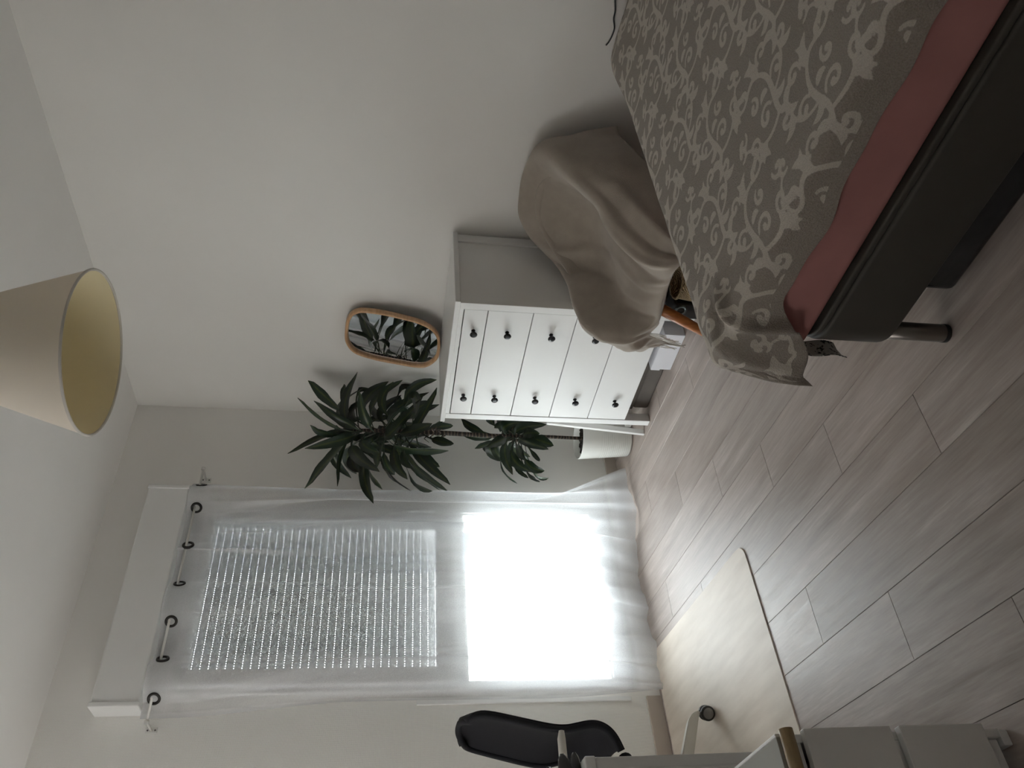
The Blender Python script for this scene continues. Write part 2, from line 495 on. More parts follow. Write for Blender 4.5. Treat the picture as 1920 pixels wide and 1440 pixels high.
# ------------------------------------------------------------------ the room
XL, XR, YB, YF, H = -3.35, 0.0, -4.60, 0.0, 2.5
WX0, WX1, WZ0, WZ1 = -1.50, -0.575, 0.10, 2.12        # opening in the window wall
T = 0.25
floor = struct(obj('floor', box(XL, XR, YB, YF, -0.06, -0.004), m_joint))
ceiling = struct(obj('ceiling', box(XL-0.1, XR+0.1, YB-0.1, YF+T, H, H+0.1), m_ceil))
struct(obj('wall_right', box(XR, XR+0.15, YB-0.1, YF+T, -0.06, H), m_wall))
bm = bmesh.new()
add_box(bm, XL-0.15, XL, YB-0.1, -1.25, -0.06, H)
add_box(bm, XL-0.15, XL, -0.25, YF+T, -0.06, H)
add_box(bm, XL-0.15, XL, -1.25, -0.25, -0.06, 1.0)
add_box(bm, XL-0.15, XL, -1.25, -0.25, 2.2, H)
struct(obj('wall_left', bm, m_wall))
struct(obj('wall_back', box(XL, XR, YB-0.15, YB, -0.06, H), m_wall))
bm = bmesh.new()
add_box(bm, XL, WX0, YF, YF+T, -0.06, H)
add_box(bm, WX1, XR, YF, YF+T, -0.06, H)
add_box(bm, WX0, WX1, YF, YF+T, WZ1, H)
add_box(bm, WX0, WX1, YF, YF+T, -0.06, WZ0)
wall_front = struct(obj('wall_front', bm, m_wallpaper))

# planks -----------------------------------------------------------
PW, PL, PT = 0.1705, 1.055, math.atan(0.043)
ct, st_ = math.cos(PT), math.sin(PT)
def clip_poly(poly, x0, x1, y0, y1):
    for ax_, val, sgn in ((0, x0, 1), (0, x1, -1), (1, y0, 1), (1, y1, -1)):
        out = []
        for i in range(len(poly)):
            a, b = poly[i-1], poly[i]
            da, db = (a[ax_]-val)*sgn, (b[ax_]-val)*sgn
            if (da < 0) != (db < 0):
                t = da/(da-db)
                out.append((a[0]+(b[0]-a[0])*t, a[1]+(b[1]-a[1])*t))
            if db >= 0: out.append(b)
        poly = out
        if len(poly) < 3: return []
    return poly
def plank_mesh(poly):
    b = bmesh.new()
    c = 0.0007
    cx = sum(p[0] for p in poly)/len(poly); cy = sum(p[1] for p in poly)/len(poly)
    n = len(poly)
    def inset(d):
        out = []
        for i in range(n):
            p0, p1, p2 = Vector(poly[i-1]), Vector(poly[i]), Vector(poly[(i+1) % n])
            e1, e2 = (p1-p0).normalized(), (p2-p1).normalized()
            n1, n2 = Vector((-e1.y, e1.x)), Vector((-e2.y, e2.x))
            k = 1+n1.dot(n2)
            out.append(p1+(n1+n2)*(d/max(k, 0.2)))
        return out
    lo = [b.verts.new((p.x, p.y, -0.004)) for p in inset(0.0004)]
    md = [b.verts.new((p.x, p.y, -0.0012)) for p in inset(0.0004)]
    hi = [b.verts.new((p.x, p.y, 0.0)) for p in inset(0.0004+c)]
    for A, B in ((lo, md), (md, hi)):
        for i in range(n):
            b.faces.new((A[i], A[(i+1) % n], B[(i+1) % n], B[i]))
    b.faces.new(hi); b.faces.new(list(reversed(lo)))
    return b
full_me = None
for r in range(-10, 13):
    # row r spans across-coordinate u in [u0, u0+PW]; u measured along the tilted x axis
    u0_ = -1.863+0.0473+r*PW          # joint line at y = -1.1 projected to the y = 0 axis
    # photo: rows step by a third of a plank
    base = {0: -1.44, 1: -1.79, 2: -2.145}[(-r) % 3] if True else 0
    for k in range(-4, 5):
        v0 = base + k*PL
        loc = [(-PW/2, -PL/2), (PW/2, -PL/2), (PW/2, PL/2), (-PW/2, PL/2)]
        cu, cv = u0_+PW/2, v0+PL/2
        # world: long axis d=(sin, cos), across axis a=(cos,-sin)
        ox, oy = cu*ct+cv*st_, -cu*st_+cv*ct
        wpoly = [(ox+p[0]*ct+p[1]*st_, oy-p[0]*st_+p[1]*ct) for p in loc]
        cl = clip_poly(wpoly, XL+0.001, XR-0.001, YB+0.001, YF-0.001)
        if not cl: continue
        ar = 0.5*abs(sum(cl[i-1][0]*cl[i][1]-cl[i][0]*cl[i-1][1] for i in range(len(cl))))
        if ar < 0.002: continue
        if ar > PW*PL*0.9999:
            if full_me is None:
                o = obj('plank', plank_mesh(loc), m_plank); full_me = o.data
            else:
                o = link(bpy.data.objects.new('plank', full_me))
        else:
            lp = []
            for x, y in cl:
                dx, dy = x-ox, y-oy
                q = (dx*ct-dy*st_, dx*st_+dy*ct)
                if not lp or (q[0]-lp[-1][0])**2+(q[1]-lp[-1][1])**2 > 1e-7: lp.append(q)
            if len(lp) < 3: continue
            o = obj('plank', plank_mesh(lp), m_plank)
        o.location = (ox, oy, 0); o.rotation_euler = (0, 0, -PT)
        o.parent = floor

# baseboards ---------------------------------------------------------
struct(obj('baseboard_front', add_box(box(XL, -1.53, -0.012, -0.0, 0.0, 0.068, 0.002), -0.575, -0.012, -0.012, 0, 0, 0.062, 0.002), m_skirt))
struct(obj('baseboard_right', box(-0.012, 0, YB, 0, 0, 0.062, 0.002), m_skirt))
# cable duct beside the window
struct(obj('trim_1', box(-1.548, -1.530, -0.012, 0, 0.137, 1.062, 0.002), m_white))

# outside --------------------------------------------------------------
struct(obj('floor_outside', box(-9, 7, T, 12, -0.12, -0.05), m_terrace))
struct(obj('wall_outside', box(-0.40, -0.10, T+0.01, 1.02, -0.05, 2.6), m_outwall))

# window ------------------------------------------------------------
win = struct(bpy.data.objects.new('window_1', None)); link(win); win.location = (-1.037, 0, 0.10)
FX0, FX1 = -1.492, -0.583
bm = bmesh.new()
y0, y1 = -0.012, 0.075
add_box(bm, FX0, -1.456, y0, y1, 0.101, 2.112, 0.004)
add_box(bm, -0.619, FX1, y0, y1, 0.101, 2.112, 0.004)
add_box(bm, -1.456, -0.619, y0, y1, 2.058, 2.112, 0.004)
add_box(bm, -1.456, -0.619, y0, y1, 0.101, 0.20, 0.004)
add_box(bm, -1.456, -0.619, y0, y1, 0.846, 0.90, 0.004)
obj('frame', bm, m_pvc, win)
bm = bmesh.new()
y0, y1 = -0.026, 0.06
add_box(bm, -1.462, -1.392, y0, y1, 0.885, 2.062, 0.006)
add_box(bm, -0.683, -0.613, y0, y1, 0.885, 2.062, 0.006)
add_box(bm, -1.392, -0.683, y0, y1, 2.0, 2.062, 0.006)
add_box(bm, -1.392, -0.683, y0, y1, 0.885, 0.972, 0.006)
obj('sash', bm, m_pvc, win)
bm = bmesh.new()   # glazing bead of the lower light
for a in ((-1.456, -1.448, 0.20, 0.846), (-0.627, -0.619, 0.20, 0.846)): add_box(bm, a[0], a[1], 0.0, 0.05, a[2], a[3], 0.002)
for a in ((0.20, 0.208), (0.838, 0.846)): add_box(bm, -1.448, -0.627, 0.0, 0.05, a[0], a[1], 0.002)
obj('glazing_bead', bm, m_pvc, win)
obj('pane', box(-1.39, -0.685, 0.02, 0.026, 0.974, 1.998), m_glass, win)
obj('pane', box(-1.448, -0.627, 0.03, 0.036, 0.209, 0.837), m_glass, win)
bm = box(-0.66, -0.632, -0.034, -0.026, 1.05, 1.12, 0.003)
add_tube(bm, [(-0.646, -0.034, 1.10), (-0.646, -0.062, 1.10), (-0.646, -0.066, 1.085), (-0.646, -0.066, 0.99)], [0.009, 0.009, 0.009, 0.008], 10)
obj('handle', bm, m_pvc, win)
bm = box(-1.492, -1.462, -0.034, -0.012, 0.86, 0.915, 0.004)
obj('hinge_cover', bm, m_pvc, win)

fill_win = struct(bpy.data.objects.new('added_fill_window', None)); link(fill_win); fill_win.location = (XL, -0.75, 1.0)  # unseen window added to the left wall to brighten the room
bm = bmesh.new()
for ya, yb in ((-1.25, -1.19), (-0.31, -0.25)): add_box(bm, XL-0.08, XL-0.02, ya, yb, 1.001, 2.199, 0.004)
for za, zb in ((1.001, 1.06), (2.14, 2.199)): add_box(bm, XL-0.08, XL-0.02, -1.19, -0.31, za, zb, 0.004)
obj('frame', bm, m_pvc, fill_win)
obj('fill_pane', grid_mesh(np.array([[(XL-0.05, -1.19, 1.06), (XL-0.05, -0.31, 1.06)], [(XL-0.05, -1.19, 2.14), (XL-0.05, -0.31, 2.14)]])), m_fill_pane, fill_win)

# roller shutter -------------------------------------------------------
sh = thing('roller_shutter', 'grey roller shutter lowered over the upper window pane, with rows of light slots', 'shutter', (-1.037, 0.14, 0.93))
SL0, SL1, PITCH_S = -1.44, -0.60, 0.0348
bm = bmesh.new()
hb = 0.0322
add_box(bm, SL0, SL1, -0.005, 0.005, 0.0, hb, 0.002, 1)
nt = int((SL1-SL0)/0.0107)
for i in range(nt+1):
    xa = SL0+i*0.0107
    add_box(bm, xa, min(xa+0.0050, SL1), -0.003, 0.003, hb-0.0005, PITCH_S+0.0005)
slat = obj('slat', bm, m_slat, sh, local=True)
slat.location = (1.037, 0, 0.04)
NS = 33
for i in range(1, NS):
    o = link(slat.copy(), sh)
    o.location = (1.037, 0, 0.04+i*PITCH_S)
obj('bottom_bar', box(SL0, SL1, 0.130, 0.150, 0.925, 0.969, 0.003), m_slat, sh)
bm = bmesh.new()
for xa in (SL0-0.012, SL1-0.012): add_box(bm, xa, xa+0.024, 0.152, 0.175, 0.12, 2.11, 0.002)
obj('guide_rail', bm, m_pvc, sh)
bm = bmesh.new()   # housing above the window, on the room side
add_box(bm, -1.556, -0.565, -0.108, -0.001, 2.124, 2.302, 0.006)
add_box(bm, -1.566, -1.545, -0.113, -0.001, 2.122, 2.306, 0.004)
add_box(bm, -0.576, -0.556, -0.113, -0.001, 2.122, 2.306, 0.004)
struct(obj('trim_2', bm, m_white))

# curtain rod and sheer curtain -------------------------------------------
RY, RZ = -0.100, 2.083
rod = thing('curtain_rod', 'thin white metal curtain rod on two wall brackets above the window', 'curtain rod', (-1.04, RY, RZ))
bm = bmesh.new(); add_tube(bm, [(-1.628, RY, RZ), (-0.45, RY, RZ)], 0.0055, 12)
obj('rod', bm, m_rod, rod)
for bx in (-1.622, -0.456):
    bm = box(bx-0.012, bx+0.012, -0.006, 0.0, RZ-0.022, RZ+0.022, 0.002)
    add_tube(bm, [(bx, -0.004, RZ), (bx, RY-0.002, RZ)], 0.0045, 8)
    add_tube(bm, [(bx-0.006, RY, RZ), (bx+0.006, RY, RZ)], 0.009, 10)
    br = obj('bracket', bm, m_rod, rod)
    for dz in (-0.014, 0.014):
      bm = lathe_axis(bmesh.new(), [(0.0035, 0), (0.0035, 0.0015), (0.001, 0.002)], (bx, -0.0055, RZ+dz), (0, -1, 0), 8)
      o = obj('screw', bm, m_wheel_dark, None); o.parent = br

top = [(-.533, .014), (-.55, .0), (-.57, -.024), (-.61, -.036), (-.65, -.024), (-.672, .0), (-.695, .02), (-.73, .026), (-.755, .024), (-.775, .024), (-.80, .022), (-.84, .012),
       (-.866, .0), (-.884, -.008), (-.90, .008), (-.955, .03), (-1.02, .022), (-1.053, .0), (-1.085, -.026), (-1.135, -.036), (-1.19, -.026), (-1.22, .0), (-1.25, .024), (-1.30, .032), (-1.35, .024),
       (-1.379, .0), (-1.41, -.026), (-1.455, -.036), (-1.505, -.026), (-1.534, .0), (-1.556, .018), (-1.602, .022)]
mid = [(-.588, .012), (-.60, -.004), (-.575, -.022), (-.585, -.04), (-.632, -.034), (-.618, -.018), (-.66, .004), (-.70, .02), (-.752, -.012), (-.79, -.03), (-.752, -.04), (-.795, -.05),
       (-.85, -.02), (-.89, .004), (-.93, .018), (-.97, .022), (-1.02, .012), (-1.055, -.006), (-1.085, -.03), (-1.11, -.034), (-1.155, -.022), (-1.20, -.004), (-1.25, .018), (-1.30, .022), (-1.335, .012),
       (-1.375, -.008), (-1.405, -.03), (-1.395, -.04), (-1.43, -.03), (-1.48, -.008), (-1.52, .008), (-1.560, .01)]
bot = [(-.425, -.062), (-.47, -.066), (-.52, -.05), (-.57, -.058), (-.62, -.06), (-.66, -.078), (-.70, -.082), (-.74, -.07), (-.775, -.04), (-.80, -.01), (-.83, .008), (-.87, .024),
       (-.91, .03), (-.95, .032), (-.985, .05), (-1.02, .052), (-1.06, .05), (-1.10, .04), (-1.14, .02), (-1.165, .016), (-1.20, .036), (-1.24, .044), (-1.28, .034), (-1.315, .02), (-1.35, .012),
       (-1.38, .028), (-1.41, .034), (-1.44, .028), (-1.465, .034), (-1.49, .04), (-1.508, .036), (-1.522, .030)]
def cr1(A, k):
    A = np.array(A, float); A = np.concatenate([2*A[:1]-A[1:2], A, 2*A[-1:]-A[-2:-1]])
    out = []
    for i in range(1, len(A)-2):
        for s in range(k):
            t = s/k
            out.append(0.5*(2*A[i]+(A[i+1]-A[i-1])*t+(2*A[i-1]-5*A[i]+4*A[i+1]-A[i+2])*t*t+(3*A[i]-A[i-1]-3*A[i+1]+A[i+2])*t**3))
    out.append(A[-2]); return np.array(out)
K = 7
TT, MM, BB = cr1(top, K), cr1(mid, K), cr1(bot, K)
for i_ in (1, 5, 12, 17, 21, 25, 29):     # the cloth runs straight through each eyelet
    c_ = TT[i_*K].copy(); j0, j1 = max(i_*K-5, 0), min(i_*K+5, len(TT)-1)
    d_ = TT[j1]-TT[j0]; d_ = d_/np.linalg.norm(d_)
    for j in range(j0, j1+1): TT[j] = TT[j]*0.25+0.75*(c_+d_*np.dot(TT[j]-c_, d_))
EDGE_R = [(2.12, -.536), (1.78, -.557), (1.41, -.577), (1.02, -.605), (.76, -.585), (.50, -.571), (.27, -.505), (0, -.425)]
zs = np.concatenate([np.linspace(2.116, 2.03, 5), np.linspace(1.98, 0.14, 40), np.linspace(0.10, 0.004, 6)])
ns = len(TT)
P = np.zeros((len(zs), ns, 3))
fracs = np.linspace(0, 1, ns)
for i, z in enumerate(zs):
    if z > 2.03: w = (1, 0, 0)
    elif z > 1.3:
        t = (2.03-z)/0.73; t = t*t*(3-2*t); w = (1-t, t, 0)
    elif z > 0.55: w = (0, 1, 0)
    else:
        t = (0.55-z)/0.55; t = t*t*(3-2*t)*0.55+0.45*t*t; w = (0, 1-t, t)
    q = w[0]*TT+w[1]*MM+w[2]*BB
    P[i, :, 0] = q[:, 0] + 0.003*np.sin(fracs*60+z*3)
    P[i, :, 1] = RY+q[:, 1] + 0.006*np.sin(fracs*90+2*math.sin(z*2.1))*(1 if z < 1.9 else 0.0)
    P[i, :, 2] = z + (0.010*(1+np.sin(fracs*31))*0.5 if z < 0.05 else 0)
bm = grid_mesh(P)
cur = thing('sheer_curtain', 'white sheer voile eyelet curtain hanging floor-length across the bright window', 'curtain', (-1.04, RY, 0.0))
o = obj('voile', bm, m_sheer, cur, smooth=True)
me = o.data
dens = np.empty(len(me.vertices))
zz = P[:, :, 2].ravel(); ff = np.tile(fracs, len(zs))
dens[:] = 0.40
gx_ = np.gradient(P[:, :, 0], axis=1); gy_ = np.gradient(P[:, :, 1], axis=1)
cosf = np.maximum(np.abs(gx_)/np.maximum(np.hypot(gx_, gy_), 1e-9), 0.25).ravel()
dens = 1-(1-dens)**(1/cosf)      # cloth lying edge-on to the opening is seen through more threads
dens[zz > 2.025] = np.maximum(dens[zz > 2.025], 0.62)
dens[zz < 0.105] = np.maximum(dens[zz < 0.105], 0.70)
dens[(ff < 0.012) | (ff > 0.988)] = 0.7
a_ = me.attributes.new('weave', 'FLOAT', 'POINT'); a_.data.foreach_set('value', dens.astype(np.float32))
# seam at the top of the hem
for gi, (gx, idx) in enumerate(((-.55, 1), (-.672, 5), (-.866, 12), (-1.053, 17), (-1.22, 21), (-1.379, 25), (-1.534, 29))):
    p0, p1 = TT[max(idx*K-3, 0)], TT[idx*K+3]
    tx, ty = p1[0]-p0[0], p1[1]-p0[1]
    L_ = math.hypot(tx, ty)
    bm = bmesh.new()
    lathe_axis(bm, [(0.0155, -0.005), (0.0245, -0.005), (0.0258, 0.0), (0.0245, 0.005), (0.0155, 0.005), (0.0145, 0.0), (0.0155, -0.005)], (gx, RY, RZ-0.008), (-ty/L_, tx/L_, 0), 28, False, False)
    obj('eyelet', bm, m_eyelet, cur)

# ------------------------------------------------------------------ pendant lamp
LX, LY, LZ, LR, LRT, LH = -1.359, -1.868, 1.932, 0.197, 0.108, 0.27
lamp = thing('pendant_lamp', 'cream fabric cone pendant lampshade hanging near the ceiling', 'lamp', (LX, LY, H))
bm = bmesh.new()
add_lathe(bm, [(LR-(LR-LRT)*t, LZ+LH*t) for t in np.linspace(0, 1, 9)], LX, LY, 72)
obj('shade', bm, m_shade, lamp, smooth=True)
bm = bmesh.new()
add_lathe(bm, [(LR-0.0022-(LR-LRT)*t, LZ+LH*t) for t in np.linspace(0, 1, 9)], LX, LY, 72)
obj('lining', bm, m_shade_in, lamp, smooth=True)
for rr_, z_ in ((LR-0.0008, LZ), (LRT-0.0008, LZ+LH)):
    bm = bmesh.new()
    add_tube(bm, [(LX+rr_*math.cos(2*math.pi*k/72), LY+rr_*math.sin(2*math.pi*k/72), z_) for k in range(72)], 0.0032, 8, closed=True)
    obj('rim', bm, m_fringe, lamp)
bm = bmesh.new()
for k in range(3):
    a = 2*math.pi*k/3+0.4
    add_tube(bm, [(LX+0.02*math.cos(a), LY+0.02*math.sin(a), LZ+LH-0.03), (LX+(LRT-0.003)*math.cos(a), LY+(LRT-0.003)*math.sin(a), LZ+LH)], 0.0016, 6)
add_tube(bm, [(LX+0.021*math.cos(2*math.pi*k/20), LY+0.021*math.sin(2*math.pi*k/20), LZ+LH-0.03) for k in range(20)], 0.0018, 6, closed=True)
obj('spider', bm, m_cord, lamp)
bm = bmesh.new()
add_lathe(bm, [(0.008, LZ+LH+0.03), (0.019, LZ+LH+0.015), (0.0205, LZ+LH-0.03), (0.0205, LZ+LH-0.045), (0.016, LZ+LH-0.05)], LX, LY, 20, cap0=True, cap1=True)
obj('socket', bm, m_cord, lamp)
bm = bmesh.new()
add_lathe(bm, [(0.013, LZ+LH-0.05), (0.016, LZ+LH-0.065), (0.029, LZ+LH-0.10), (0.030, LZ+LH-0.115), (0.022, LZ+LH-0.137), (0.008, LZ+LH-0.145)], LX, LY, 20, cap0=True, cap1=True)
obj('bulb', bm, m_bulb, lamp)
bm = bmesh.new(); add_tube(bm, [(LX, LY, LZ+LH+0.028), (LX, LY, H-0.03)], 0.003, 8)
obj('cord', bm, m_cord, lamp)
bm = bmesh.new(); add_lathe(bm, [(0.006, H-0.045), (0.035, H-0.03), (0.045, H-0.001)], LX, LY, 24, cap0=True, cap1=True)
obj('ceiling_rose', bm, m_cord, lamp)

# ------------------------------------------------------------------ chest of drawers
DX0, DX1, DYA, DYB, DZ = -0.4447, -0.018, -0.534, -1.256, 0.992
dr = thing('chest_of_drawers', 'tall white chest of five drawers with dark knobs against the wall', 'dresser', ((DX0+DX1)/2, (DYA+DYB)/2, 0))
bm = box(DX0-0.008, DX1, DYB-0.012, DYA+0.016, DZ-0.022, DZ, 0.003)
obj('top', bm, m_white, dr)
PWD = 0.034
for (a, b) in ((DYB, DYB+PWD), (DYA-PWD, DYA)):
    obj('leg_post', box(DX0, DX0+0.045, a, b, 0.0, DZ-0.0225, 0.0015), m_white, dr)
    obj('leg_post', box(DX1-0.045, DX1, a, b, 0.0, DZ-0.0225, 0.0015), m_white, dr)
for (a, b) in ((DYB+0.008, DYB+0.022), (DYA-0.022, DYA-0.008)):
    obj('side_panel', box(DX0+0.045, DX1-0.045, a, b, 0.115, DZ-0.0225), m_white, dr)
bm = box(DX1-0.012, DX1-0.004, DYB+PWD, DYA-PWD, 0.115, DZ-0.0225)
obj('back_panel', bm, m_white, dr)
obj('front_rail', box(DX0+0.001, DX0+0.02, DYB+PWD, DYA-PWD, 0.9535, DZ-0.0225, 0.001), m_white, dr)
obj('bottom_panel', box(DX0+0.03, DX1-0.012, DYB+PWD, DYA-PWD, 0.118, 0.13), m_white, dr)
zz_ = [0.951, 0.856, 0.672, 0.490, 0.306, 0.122]
kn = [0.903, 0.764, 0.580, 0.394, 0.207]
for i in range(5):
    zt, zb = zz_[i]-0.0018, zz_[i+1]+0.0018
    bm = box(DX0+0.002, DX0+0.020, DYB+PWD+0.0025, DYA-PWD-0.0025, zb, zt, 0.0012)
    d = obj('drawer', bm, m_white, dr)
    bm = bmesh.new()
    ya, yb = DYB+PWD+0.02, DYA-PWD-0.02
    add_box(bm, DX0+0.0205, DX1-0.03, ya, ya+0.012, zb+0.01, zt-0.02)
    add_box(bm, DX0+0.0205, DX1-0.03, yb-0.012, yb, zb+0.01, zt-0.02)
    add_box(bm, DX0+0.0205, DX1-0.03, ya+0.012, yb-0.012, zb+0.01, zb+0.016)
    o = obj('drawer_box', bm, m_white_wood); o.parent = d
    for ky in (-0.701, -1.104):
        bm = bmesh.new()
        lathe_axis(bm, [(0.0085, -0.0005), (0.0085, 0.002), (0.0045, 0.005), (0.0042, 0.012), (0.008, 0.016), (0.0145, 0.020), (0.0155, 0.0235), (0.013, 0.027), (0.006, 0.029)], (DX0+0.0015, ky, kn[i]), (-1, 0, 0), 20)
        k = obj('knob', bm, m_black_iron); k.parent = d

# mirror leaning on the dresser ------------------------------------------------

MO = [(-0.63, 0.454), (-0.725, 0.446), (-0.78, 0.426), (-0.811, 0.389), (-0.819, 0.347), (-0.82, 0.278), (-0.812, 0.193), (-0.797, 0.107), (-0.768, 0.048), (-0.723, 0.013), (-0.667, 0.002), (-0.594, 0.002), (-0.545, 0.019), (-0.5, 0.059), (-0.487, 0.118), (-0.491, 0.209), (-0.497, 0.298), (-0.512, 0.373), (-0.533, 0.417), (-0.575, 0.444)]
def closed_cr(A, k):
    n = len(A); out = []
    for i in range(n):
        p0, p1, p2, p3 = [np.array(A[(i+j-1) % n]) for j in range(4)]
        for s in range(k):
            t = s/k
            out.append(0.5*(2*p1+(p2-p0)*t+(2*p0-5*p1+4*p2-p3)*t*t+(3*p1-p0-3*p2+p3)*t**3))
    return np.array(out)
mo = closed_cr(MO, 4)
cm = mo.mean(0)
LEAN = math.atan(0.06/0.45)
def mpt(a, b, dpt):   # a: y, b: height along the mirror, dpt: towards the room
    x = -0.088 + b*math.sin(LEAN) - dpt*math.cos(LEAN)
    z = DZ + 0.004 + b*math.cos(LEAN) + dpt*math.sin(LEAN)*0 + 0.0
    return (x, a, z - dpt*math.sin(LEAN)*0.0)
tang = np.roll(mo, -1, 0)-np.roll(mo, 1, 0); tang /= np.linalg.norm(tang, axis=1)[:, None]
nrm = np.stack([tang[:, 1], -tang[:, 0]], 1)
if ((mo+nrm*0.01-cm)**2).sum() > ((mo-cm)**2).sum(): nrm = -nrm
mir = thing('wall_mirror', 'pebble-shaped wall mirror in a pale wood frame leaning on the chest of drawers', 'mirror', (-0.08, -0.65, DZ))
prof = [(0.0, 0.0), (0.0, 0.021), (0.003, 0.025), (0.0105, 0.025), (0.0138, 0.021), (0.014, 0.008), (0.014, 0.0)]
bm = bmesh.new(); rings = []
for ins, dp in prof:
    q = mo+nrm*ins
    rings.append([bm.verts.new(mpt(y_, z_, dp)) for y_, z_ in q])
N_ = len(mo)
for A, B in zip(rings, rings[1:]+rings[:1]):
    for k in range(N_): 
        f = bm.faces.new((A[k], A[(k+1) % N_], B[(k+1) % N_], B[k])); f.smooth = True
bmesh.ops.recalc_face_normals(bm, faces=bm.faces)
obj('frame', bm, m_oak, mir)
bm = bmesh.new(); q = mo+nrm*0.0138
bm.faces.new([bm.verts.new(mpt(y_, z_, 0.009)) for y_, z_ in q])
bm.faces.new([bm.verts.new(mpt(y_, z_, 0.005)) for y_, z_ in q][::-1])
obj('glass', bm, m_mirror, mir)

# ------------------------------------------------------------------ dracaena in its pot
PX, PY = -0.315, -0.25
pl = thing('potted_dracaena', 'tall dracaena with drooping green leaves in a white ribbed pot by the window', 'plant', (PX, PY, 0))
prof = [(0.0, 0.002), (0.080, 0.002), (0.084, 0.008)]
for i in range(44):
    z = 0.010+i*0.0038
    prof.append((0.084+0.022*z/0.263+0.0015*math.sin(i*2.35)*(1 if z < 0.165 else 0.0), z))
prof += [(0.106, 0.260), (0.105, 0.265), (0.102, 0.264), (0.099, 0.22)]
bm = bmesh.new(); add_lathe(bm, prof, PX, PY, 48)
obj('pot', bm, m_pot, pl)
sgrid = []
bm = bmesh.new()
nr, na = 9, 40
V = []
for i in range(nr):
    r_ = 0.0998*i/(nr-1)
    V.append([bm.verts.new((PX+r_*math.cos(2*math.pi*k/na), PY+r_*math.sin(2*math.pi*k/na), 0.232+0.006*math.sin(k*2.3+i*1.7)+random.uniform(-.004, .004)*(i < nr-1))) for k in range(na)])
for i in range(nr-1):
    for k in range(na): bm.faces.new((V[i][k], V[i][(k+1) % na], V[i+1][(k+1) % na], V[i+1][k]))
obj('soil', bm, m_soil, pl)
bm = bmesh.new()
add_tube(bm, [(PX, PY, 0.22), (PX+0.004, PY, 0.45), (PX+0.002, PY+0.005, 0.7), (PX+0.006, PY, 0.95), (PX+0.004, PY-0.004, 1.2), (PX+0.006, PY, 1.40)], [0.0085, 0.009, 0.011, 0.012, 0.011, 0.007], 12)
obj('cane', bm, m_stem, pl)
bm = bmesh.new()
add_tube(bm, [(PX+0.002, PY, 0.47), (PX-0.012, PY+0.01, 0.52), (PX-0.018, PY+0.012, 0.60)], [0.010, 0.009, 0.007], 10)
obj('side_shoot', bm, m_stem, pl)
